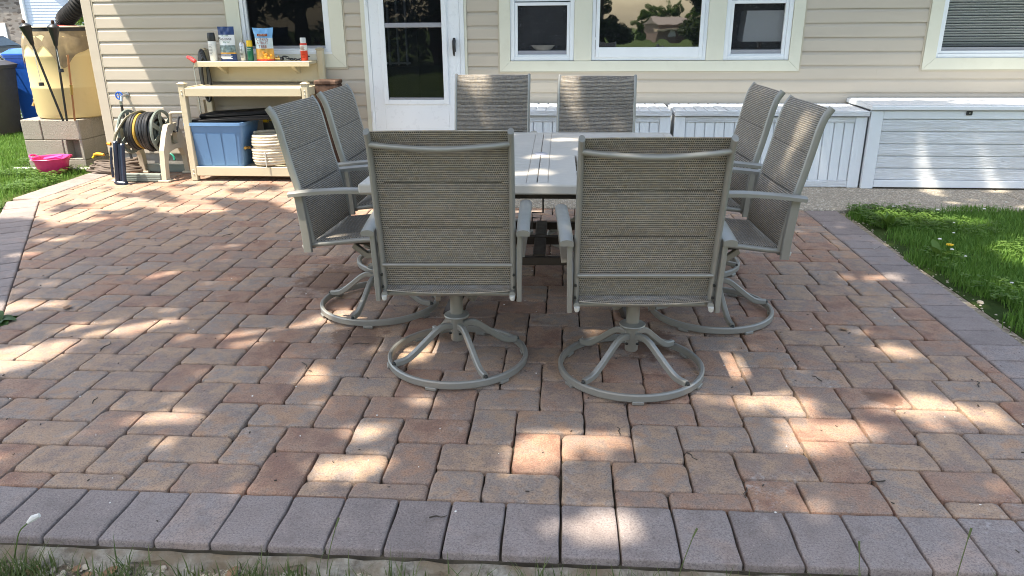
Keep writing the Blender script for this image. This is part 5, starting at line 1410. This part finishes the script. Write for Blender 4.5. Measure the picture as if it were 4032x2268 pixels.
# neighbour house: stone garage front, pale siding gable
t = empty('neighbour_house', (-29.5, 40.0, terrain_z(0, 40)-.05), R(3), 'pale blue sided house with stone garage front across the lawn', 'house')
obj('stone_front', MB().box((-6, -.12, 0), (-.12, 5, 3.6), .02), M['stone'], t)
gd = obj('garage_door', MB().box((-4.6, -.2, 0), (-1.15, -.125, 2.24), .01), M['nb_white'], t)
for q in range(4): obj('door_panel', MB().box((-4.5, -.215, .06+.55*q), (-1.25, -.201, .53+.55*q), .006), M['nb_white'], gd)
obj('corner_board', MB().box((-.118, -.16, 0), (.06, .1, 3.6), .01), M['nb_white'], t)
q = 0; z = .1
while z < 4.9:
    rgt = 3.05+(3.05-z)*1.12 if z > 2.6 else 3.5
    rgt = min(3.5, rgt)
    if rgt > .3: obj('siding_board', MB().prism([(0, z), (-.02, z), (-.006, z+.15), (0, z+.15)], .062, rgt, 'x'), M['nb_siding'], t)
    z += .152
obj('wall_core', MB().prism([(.06, 0), (3.4, 0), (3.4, 2.7), (.06, 5.2)], .004, 6, 'y'), M['nb_siding'], t)
obj('gable_rake', MB().tube([(-.2, -.12, 5.95), (3.75, -.12, 2.42)], 1, section=RR(.18, .05, .005), up=(0, -1, 0)), M['nb_white'], t)
mb = MB(); mb.prism([(-.3, 6.15), (3.9, 2.38), (3.9, 2.46), (-.3, 6.25)], -.3, 8, 'y'); mb.prism([(-7, 3.62), (-.1, 3.62), (-.1, 5.9), (-3.4, 5.4)], -.3, 8, 'y'); obj('roof', mb, M['roof'], t)

# ================================================================== TREES
def leaf_cloud(centers, sizes, n, leaf, seed, flat=.75):
    "n leaf faces spread through ellipsoidal clumps; returns verts, quads"
    r = np.random.default_rng(seed); C_ = np.array(centers, float); S_ = np.array(sizes, float)
    wgt = S_.prod(1)**.67; idx = r.choice(len(C_), n, p=wgt/wgt.sum())
    d = r.normal(size=(n, 3)); d /= np.linalg.norm(d, axis=1)[:, None]; rad = r.uniform(.45, 1.0, n)**.6
    return C_[idx] + d*rad[:, None]*S_[idx]
def leaf_mesh(name, P, leaf, seed, mat, parent=None, z_up=.6):
    r = np.random.default_rng(seed); n = len(P)
    nrm = r.normal(size=(n, 3)); nrm[:, 2] = abs(nrm[:, 2])+z_up; nrm /= np.linalg.norm(nrm, axis=1)[:, None]
    a = np.cross(nrm, r.normal(size=(n, 3))); a /= np.linalg.norm(a, axis=1)[:, None]; b = np.cross(nrm, a)
    L = leaf*r.uniform(.7, 1.3, n)[:, None]
    V = np.stack([P-a*L*.5, P+b*L*.28+nrm*L*.05, P+a*L*.55, P-b*L*.28+nrm*L*.05], 1).reshape(-1, 3)
    return raw_mesh(name, V, np.arange(n*4), 4, mat, parent)
def tree(name, x, y, z, h, trunk_r, crown, nleaf, leaf, mat, label, seed, cat='tree', group=None, clear=.35):
    t = empty(name, (x, y, z), 0, label, cat, group); r = random.Random(seed)
    mb = MB(); mb.tube(smooth_path([(0, 0, -.1), (.05*h*r.uniform(-.3, .3), 0, h*.3), (.04*h*r.uniform(-1, 1), .03*h, h*.6), (0, 0, h*.88)], 4), [trunk_r*(1-.8*i/12) for i in range(13)], 9)
    for q in range(6):
        a = r.uniform(0, 2*PI); z0 = h*(clear+.09*q)
        mb.tube(smooth_path([(0, 0, z0), (crown*.3*math.cos(a), crown*.3*math.sin(a), z0+h*.08), (crown*.7*math.cos(a), crown*.7*math.sin(a), z0+h*.12)], 3), [trunk_r*.35*(1-.11*i) for i in range(7)], 6)
    obj('trunk', mb, M['bark'], t)
    cs = []; ss = []
    for q in range(26):
        f = r.uniform(clear, .97); rad = crown*(1-.55*max(0, (f-.55)/.45)**1.5)*r.uniform(.25, .9); a = r.uniform(0, 2*PI)
        cs.append((rad*math.cos(a), rad*math.sin(a), h*f)); s_ = crown*r.uniform(.22, .42); ss.append((s_, s_, s_*.75))
    leaf_mesh('crown', leaf_cloud(cs, ss, nleaf, leaf, seed), leaf, seed+1, mat, t)
    return t
tree('shrub', -8.35, 11.9, terrain_z(0, 12), 2.6, .05, .9, 5000, .10, M['leaf_lit'], 'bright green shrub behind the rain barrel and downspout', 31, 'shrub', 'greenery behind the rain barrel', .1)
tree('shrub', -9.9, 15.5, terrain_z(0, 15), 3.2, .05, 1.1, 5000, .11, M['leaf_lit'], 'green shrub before the neighbour gable end', 33, 'shrub', 'greenery behind the rain barrel', .1)
tree('tree', -15.2, 26, terrain_z(0, 24), 7, .15, 2.4, 7000, .2, M['leaf'], 'leafy tree filling the gap beside the neighbour gable', 35, 'tree', 'greenery behind the rain barrel', .2)
# behind the photographer: what the middle window pane mirrors
tree('tree', .35, -20, -.07, 4.2, .2, 1.2, 12000, .15, M['leaf_dark'], 'dark tall tree mirrored at the left of the middle window pane', 41, 'tree', 'trees mirrored in the window', .1)
tree('tree', 5.2, -20, -.07, 3.8, .2, 1.8, 22000, .15, M['leaf_dark'], 'large dark tree mirrored at the right of the middle window pane', 43, 'tree', 'trees mirrored in the window', .04)
for i, (x, y, h) in enumerate(((7.6, -122, 4.3), (9.4, -126, 5.2), (11.6, -124, 5.6), (13.8, -127, 5.9), (16.2, -124, 5.4), (12.9, -96, 3.2))):
    tree('tree', x, y, terrain_z(x, y), h, .2, 1.7, 6000, .26, M['leaf_lit'], ('mid green tree mirrored beside the sky gap in the window', 'lighter tree mirrored above the end of the brown roof', 'tall tree mirrored above the middle of the brown roof', 'green tree mirrored between the roof and the dark tree', 'farthest mirrored tree, half behind the dark one', 'low bush mirrored at the corner of the brown house')[i], 50+i, 'tree', 'trees mirrored in the window', .05)
for i, (x, y, h, cr) in enumerate(((-13.5, -12, 9, 3.4), (-8.6, -11.5, 9.5, 3.2), (-4.6, -12.5, 9, 2.9), (-1.6, -14.5, 9, 2.4), (8.6, -13, 9.5, 3.0), (13.5, -11.5, 9, 3.3))):  # dense trees added to cut the sky light from behind the camera
    tree('tree', x, y, -.07, h, .25, cr, 9000, .24, M['leaf_dark'], ('garden tree added to dim the rear sky, mirrored left of the bench', 'dense garden tree added to dim the rear sky, mirrored over the bench', 'dense dark tree added to dim the rear sky, mirrored in the storm door glass', 'dark tree added to dim the rear sky, mirrored in the left triple window pane', 'dark tree added to dim the rear sky, mirrored in the right triple window pane', 'dark tree added to dim the rear sky, mirrored in the window with the blind')[i], 80+i, 'tree', 'trees mirrored in the window', .03)
t = empty('house_opposite', (9.6, -100, terrain_z(0, -100)), R(168), 'low brown house mirrored in the middle window pane', 'house')
obj('wall', MB().box((-2.6, -3, 0), (2.2, 3, 2.3), .01), plain('opposite_wall', (.28, .20, .16), .8, .2), t); obj('roof', MB().prism([(-3.6, 2.25), (3.6, 2.25), (0, 3.3)], -2.9, 2.5, 'x'), plain('opposite_roof', (.30, .25, .21), .8, .2), t)
obj('porch_roof', MB().box((-1.5, -4.4, 1.5), (2.8, -3.05, 1.75), .01), plain('porch_tan', (.6, .46, .32), .8, .2), t)
for x in (-2.2, -.4): obj('window', MB().box((x, -3.06, .5), (x+.7, -3.005, 1.4), .01), M['nb_white'], t)

# shade trees over the patio, out of the picture; their crowns let the sun through in the same places as in the photograph
HOLES = [(-2.07, 1.02, .26, .09, .3), (-2.74, 1.24, .22, .07, .2), (-1.42, .91, .13, .08, .6), (-1.59, .09, .13, .06, .5), (-1.38, .17, .11, .06, 0), (-2.36, .65, .24, .13, .4),
         (-.09, .03, .12, .085, .6), (.08, .11, .15, .055, 0), (.13, -.35, .12, .05, .2), (-.67, -.09, .11, .06, .3), (-.67, .13, .07, .06, 0), (.76, .43, .15, .06, .1), (.95, .25, .14, .07, -.3), (.82, .20, .07, .11, -.3), (1.39, .40, .18, .07, -.3), (1.25, .37, .10, .05, -.4),
         (.70, .73, .035, .13, .1), (-1.0, .54, .07, .05, 0), (-.60, .78, .09, .06, .2), (-3.3, 2.1, .10, .03, .3), (-3.3, 2.45, .12, .03, .3), (-2.14, 2.32, .07, .02, .3), (-2.27, 1.77, .09, .02, .4), (-1.02, 1.2, .13, .09, .3), (-1.15, 1.05, .1, .06, 0),
         (2.75, 2.3, .20, .28, 0), (2.66, 3.08, .25, .10, 0), (2.3, 3.2, .12, .09, 0), (3.2, 1.8, .35, .2, 0), (1.29, 1.43, .09, .05, 0), (1.40, .92, .08, .05, 0), (3.65, 3.50, .30, .12, 0), (1.05, 3.72, .10, .08, 0), (-.25, 3.25, .12, .10, 0), (.35, 3.1, .07, .12, 0), (2.95, 4.05, .07, .16, 0), (3.9, 4.45, .55, .12, 0), (3.45, 4.12, .06, .1, 0),
         (.15, 1.75, .08, .04, .2), (.45, 2.0, .12, .05, .1), (.25, 2.3, .1, .04, 0), (.1, 1.35, .13, .035, .2), (-.2, 2.1, .05, .04, 0), (-.55, 2.55, .1, .05, 0), (.62, 1.5, .06, .04, 0), (-.5, .35, .05, .04, 0), (.35, .62, .05, .05, 0), (.15, 1.0, .02, .09, 0), (1.75, 1.9, .09, .05, 0), (-.9, .3, .05, .04, 0)]
r = np.random.default_rng(77)
for _ in range(26): HOLES.append((r.uniform(-3.0, 3.4), r.uniform(-.5, 3.2), r.uniform(.01, .04), r.uniform(.01, .03), r.uniform(-1, 1)))
n = 62000
G_ = np.c_[r.uniform(-4.3, 4.3, n), r.uniform(-1.5, 4.8, n)]           # where each leaf's shadow lands
zz = 6.4+2.6*r.uniform(size=n)**1.3
keep = np.ones(n)
jx = .018*r.normal(size=n); jy = .018*r.normal(size=n)
for (hx_, hy_, a, b, ph) in HOLES:
    dx, dy = G_[:, 0]+jx-hx_, G_[:, 1]+jy-hy_; u, v = dx*math.cos(ph)+dy*math.sin(ph), -dx*math.sin(ph)+dy*math.cos(ph)
    keep[(u/(a*1.06+.034))**2+(v/(b*1.06+.034))**2 < 1] = 0
x_, y_ = G_[:, 0], G_[:, 1]
cl = np.sin(x_*9.1+1.3*np.sin(y_*7))+np.sin(y_*11.7+x_*3.1)+np.sin((x_+y_)*17.3)*.8
sunny = (y_ > 3.05+.22*np.sin(x_*2.3+.6)+.10*np.sin(x_*7.7)) & (x_ < -1.25+.12*np.sin(y_*8))
edge_ = sunny & ((y_ < 4.15) & (x_ > -3.75+.15*np.sin(y_*9)))
keep[sunny & ~edge_] = 0
keep[edge_ & (cl < 1.02)] = 0
lawn_ = (x_ < LA.x-LN.x*(BW+.06) + (LA.y-LN.y*(BW+.06)-y_)/(-LD.y)*LD.x) & (y_ < 3.6)
keep[lawn_ & (cl < .9)] = 0
keep[(x_ > 2.2) & (y_ < 3.7) & (cl > 1.75)] = 0
keep[y_ > 4.6] = 0
G_ = G_[keep > 0]; zz = zz[keep > 0]
P = np.c_[G_[:, 0]-.35*zz, G_[:, 1]-.23*zz, zz]
def shade_tree(x, y, sel, label, seed):
    t = empty('shade_tree', (x, y, -.07), 0, label, 'tree', 'shade trees over the patio')
    mb = MB(); mb.tube(smooth_path([(0, 0, 0), (.12, .05, 1.8), (.3, .12, 4.0), (.5, .2, 6.0), (.6, .3, 7.8)], 4), [.24*(1-.045*i) for i in range(17)], 12)
    rr = random.Random(seed); Q = P[sel]; base = Vector((x, y, -.07))
    for q in range(14):
        tip = Vector(Q[rr.randrange(len(Q))]) - base; st = Vector((.12+.4*rr.random(), .1+.15*rr.random(), 3.2+3.6*rr.random())); mid = (st+tip)/2+Vector((0, 0, .45))
        mb.tube(smooth_path([st, mid, tip], 4), [.055*(1-.11*i) for i in range(9)], 6)
    obj('trunk', mb, M['bark'], t)
    leaf_mesh('crown', P[sel]-np.array([x, y, -.07]), .14, seed, M['leaf'], t, 1.1)
side = (P[:, 0] > -.9)
shade_tree(-5.9, -1.6, ~side, 'tall shade tree beyond the slanting patio border, casting dappled light', 5)
shade_tree(2.9, -5.2, side, 'tall shade tree behind the photographer, casting dappled light', 6)

# ================================================================== SMALL THINGS
CF = MB()
for q in range(14):
    a = q*2.4; rr_ = .0065*math.sqrt(q/14); CF.lathe([(0, .004), (.0028, .003), (.0032, 0), (0, -.002)], 5, c=(rr_*math.cos(a), rr_*math.sin(a), .002*(1-q/14)))
cfm = CF.mesh('clover_flower', M['clover']); rq = random.Random(2)
def clover(x, y, z, side):
    o = link('clover_flower', cfm); o.location = (x, y, z); s_ = rq.uniform(.8, 1.5); o.scale = (s_,)*3
    tag(o, 'small white clover flower in the grass on the %s lawn' % side, 'clover flower', 'white clover flowers in the %s lawn' % side)
for _ in range(34):
    x, y = rq.uniform(2.2, 4.1), rq.uniform(1.6, 3.42); clover(x, y, .045+rq.uniform(0, .03), 'deck box side')
for _ in range(22):
    x, y = rq.uniform(-6.3, -4.5), rq.uniform(3.0, 5.6)
    if x < left_edge_x(y, BW)-.05 and not (y > 4.75 and x > -5.4): clover(x, y, .045+rq.uniform(0, .03), 'rain barrel side')
def weed(x, y, n, L, label, seed, z=-.02, w_=.3, cat='weed', mat='leaf_lit', tilt=(.35, 1.0)):
    t = empty('weed', (x, y, z), 0, label, cat); r = random.Random(seed)
    for q in range(n):
        a = 2*PI*q/n+r.uniform(-.3, .3); e = r.uniform(*tilt); l = L*r.uniform(.7, 1.15); mb = MB()
        for i in range(6):
            f = i/5; ww = l*w_*math.sin(PI*min(1, f*.93+.05))**.8*.5
            c_ = Vector((math.cos(a)*l*f*math.cos(e), math.sin(a)*l*f*math.cos(e), l*f*math.sin(e)-.35*l*f*f*math.cos(e))); s_ = Vector((-math.sin(a), math.cos(a), 0))*ww
            mb.v += [tuple(c_-s_+Vector((0, 0, ww*.3))), tuple(c_), tuple(c_+s_+Vector((0, 0, ww*.3)))]
        for i in range(5):
            for k_ in (0, 1): mb.f.append((i*3+k_, i*3+k_+1, i*3+k_+4, i*3+k_+3)); mb.sm.append(True)
        obj('leaf', mb, M[mat], t, fix=False)
    return t
weed(2.18, 2.95, 9, .15, 'leafy upright weed at the corner of the lawn by the paving', 3, tilt=(.7, 1.3))
t = weed(2.22, 2.30, 9, .16, 'dandelion with yellow flower at the lawn edge', 4, cat='dandelion')
mb = MB(); mb.tube([(.02, -.01, 0), (.04, -.01, .09)], .0022, 6); obj('stem', mb, M['leaf_lit'], t)
mb = MB()
for q in range(26):
    a = q*2.39; rr_ = .019*math.sqrt(q/26); mb.box((.04+rr_*math.cos(a)-.003, -.01+rr_*math.sin(a)-.003, .088), (.04+rr_*math.cos(a)+.003, -.01+rr_*math.sin(a)+.003, .098-.004*q/26), .001)
obj('flower', mb, M['yellow'], t)
weed(2.62, 1.42, 8, .15, 'broad-leaved weed in the lawn near the picture edge', 6); weed(2.42, 1.02, 7, .13, 'low broad-leaved weed at the bottom of the right lawn', 8)
weed(-2.68, 1.05, 11, .12, 'dark green leafy sprig poking in at the picture edge', 9, z=.0, w_=.5, mat='leaf', tilt=(.1, .9))
weed(-1.63, -.66, 5, .16, 'broad plantain leaf standing in the front soil', 10, z=-.055, w_=.22, tilt=(.9, 1.35))
t = empty('plantain_stalk', (-1.50, -.52, -.055), 0, 'single seed stalk bending over the front border', 'plant'); obj('stem', MB().tube(smooth_path([(0, 0, 0), (.02, .0, .05), (.035, .01, .10), (.06, .02, .125)], 4), .0017, 6), M['leaf_lit'], t); obj('seed_head', MB().tube([(.058, .019, .124), (.072, .024, .136), (.088, .03, .142)], [.004, .009, .006], 8), M['clover'], t)
for i, (x, y, l, a) in enumerate(((.98, -.53, .17, .9), (-.62, -.53, .13, 1.2), (.30, -.52, .14, .8), (.75, -.54, .12, 1.4))):
    t = empty('grass_stalk', (x, y, -.055), a, ('tall grass seed stalk at the right of the front edge', 'tall grass stalk before the middle border pavers', 'bent grass stalk before the border under the right chair', 'short grass stalk beside the tallest one')[i], 'grass stalk')
    obj('stem', MB().tube(smooth_path([(0, 0, 0), (.02, 0, l*.5), (.06, 0, l)], 4), .0013, 5), M['grass_dry'], t); obj('seed_head', MB().tube([(.058, 0, l*.98), (.075, 0, l*1.12)], [.002, .003], 5), M['grass_dry'], t)
rq = random.Random(15)
mb = MB(); mw = MB()
for _ in range(420):
    x, y = rq.uniform(-3.2, 2.0), rq.uniform(-.46, 3.0)
    if x < left_edge_x(y): continue
    m_ = mb if rq.random() < .72 else mw; s_ = rq.uniform(.0018, .0045)
    if m_ is mb: m_.box((-s_*rq.uniform(.6, 2.2), -s_*.4, 0), (s_, s_*.4, s_*.6), 0, Matrix.Translation((x, y, .0005)) @ Matrix.Rotation(rq.uniform(0, 6), 4, 'Z'))
    else: pebble(m_, x, y, .0012, s_*.9, rq)
tag(obj('leaf_litter', mb, M['twig']), 'tiny dark crumbs of litter scattered over the pavers', kind='stuff'); tag(obj('grit', mw, M['clover']), 'tiny pale grit scattered over the pavers', kind='stuff')
for i, (x, y, l) in enumerate(((-2.22, 2.56, .09), (-1.99, .78, .10), (-1.05, .62, .10), (.96, -.08, .06), (-.88, .86, .07), (.42, .03, .05), (.20, .18, .045), (-1.75, .30, .05), (.55, -.16, .05), (1.6, .6, .05), (-.35, -.33, .05), (1.0, .62, .05))):
    t = obj('twig', MB().tube(smooth_path([(-l/2, 0, .004), (-l*.1, l*.08, .006), (l*.2, -.04*l, .006), (l/2, l*.12, .004)], 3), [.0022]*5+[.0016]*5, 6), M['twig'], None, (x, y, .001), (0, 0, rq.uniform(0, 6)))
    tag(t, 'small dry twig lying on the brick pavers', 'twig', 'twigs fallen on the pavers')
def dleaf(x, y, z, s_, lab, grp):
    mb = MB(); n = 8; cu = rq.uniform(.1, .3)
    for i in range(n+1):
        f = i/n; ww = .33*math.sin(PI*f)**.8; 
        for k_ in (-1, 0, 1): mb.v.append((s_*(f-.5), s_*ww*k_, s_*(cu*abs(k_)*ww+.15*(f-.5)**2)))
    for i in range(n):
        for k_ in (0, 1): mb.f.append((i*3+k_, i*3+k_+1, i*3+k_+4, i*3+k_+3)); mb.sm.append(True)
    tag(obj('dry_leaf', mb, M['dry_leaf'], None, (x, y, z), (rq.uniform(-.2, .2), rq.uniform(-.2, .2), rq.uniform(0, 6)), fix=False), lab, 'dry leaf', grp)
for q in range(16): dleaf(rq.uniform(-1.7, .3) if q < 12 else rq.uniform(.3, 1.3), -.53-abs(rq.gauss(0, .05)), -.043, rq.uniform(.03, .055), 'fallen brown leaf on the soil along the front edge', 'brown leaves along the front edge')
dleaf(-2.46, 1.23, .004, .06, 'pale curled leaf on the pavers near the slanting border', 'leaf on the pavers'); dleaf(1.27, 1.13, .004, .04, 'small orange leaf on the pavers right of the chairs', 'orange leaf on the pavers')
for q in range(16):
    mb = MB(); pebble(mb, 0, 0, 0, rq.uniform(.010, .019), rq)
    tag(obj('pebble', mb, M['pebble'], None, (rq.uniform(-1.7, 1.3), -.535-abs(rq.gauss(0, .045)), -.045)), 'smooth tan pebble lying in the soil along the front edge', 'pebble', 'larger pebbles along the front edge')
mb = MB(); pebble(mb, 0, 0, 0, .018, rq); tag(obj('pebble', mb, M['pebble'], None, (2.08, 1.55, -.012)), 'lone pale pebble between the right border and lawn', 'pebble')
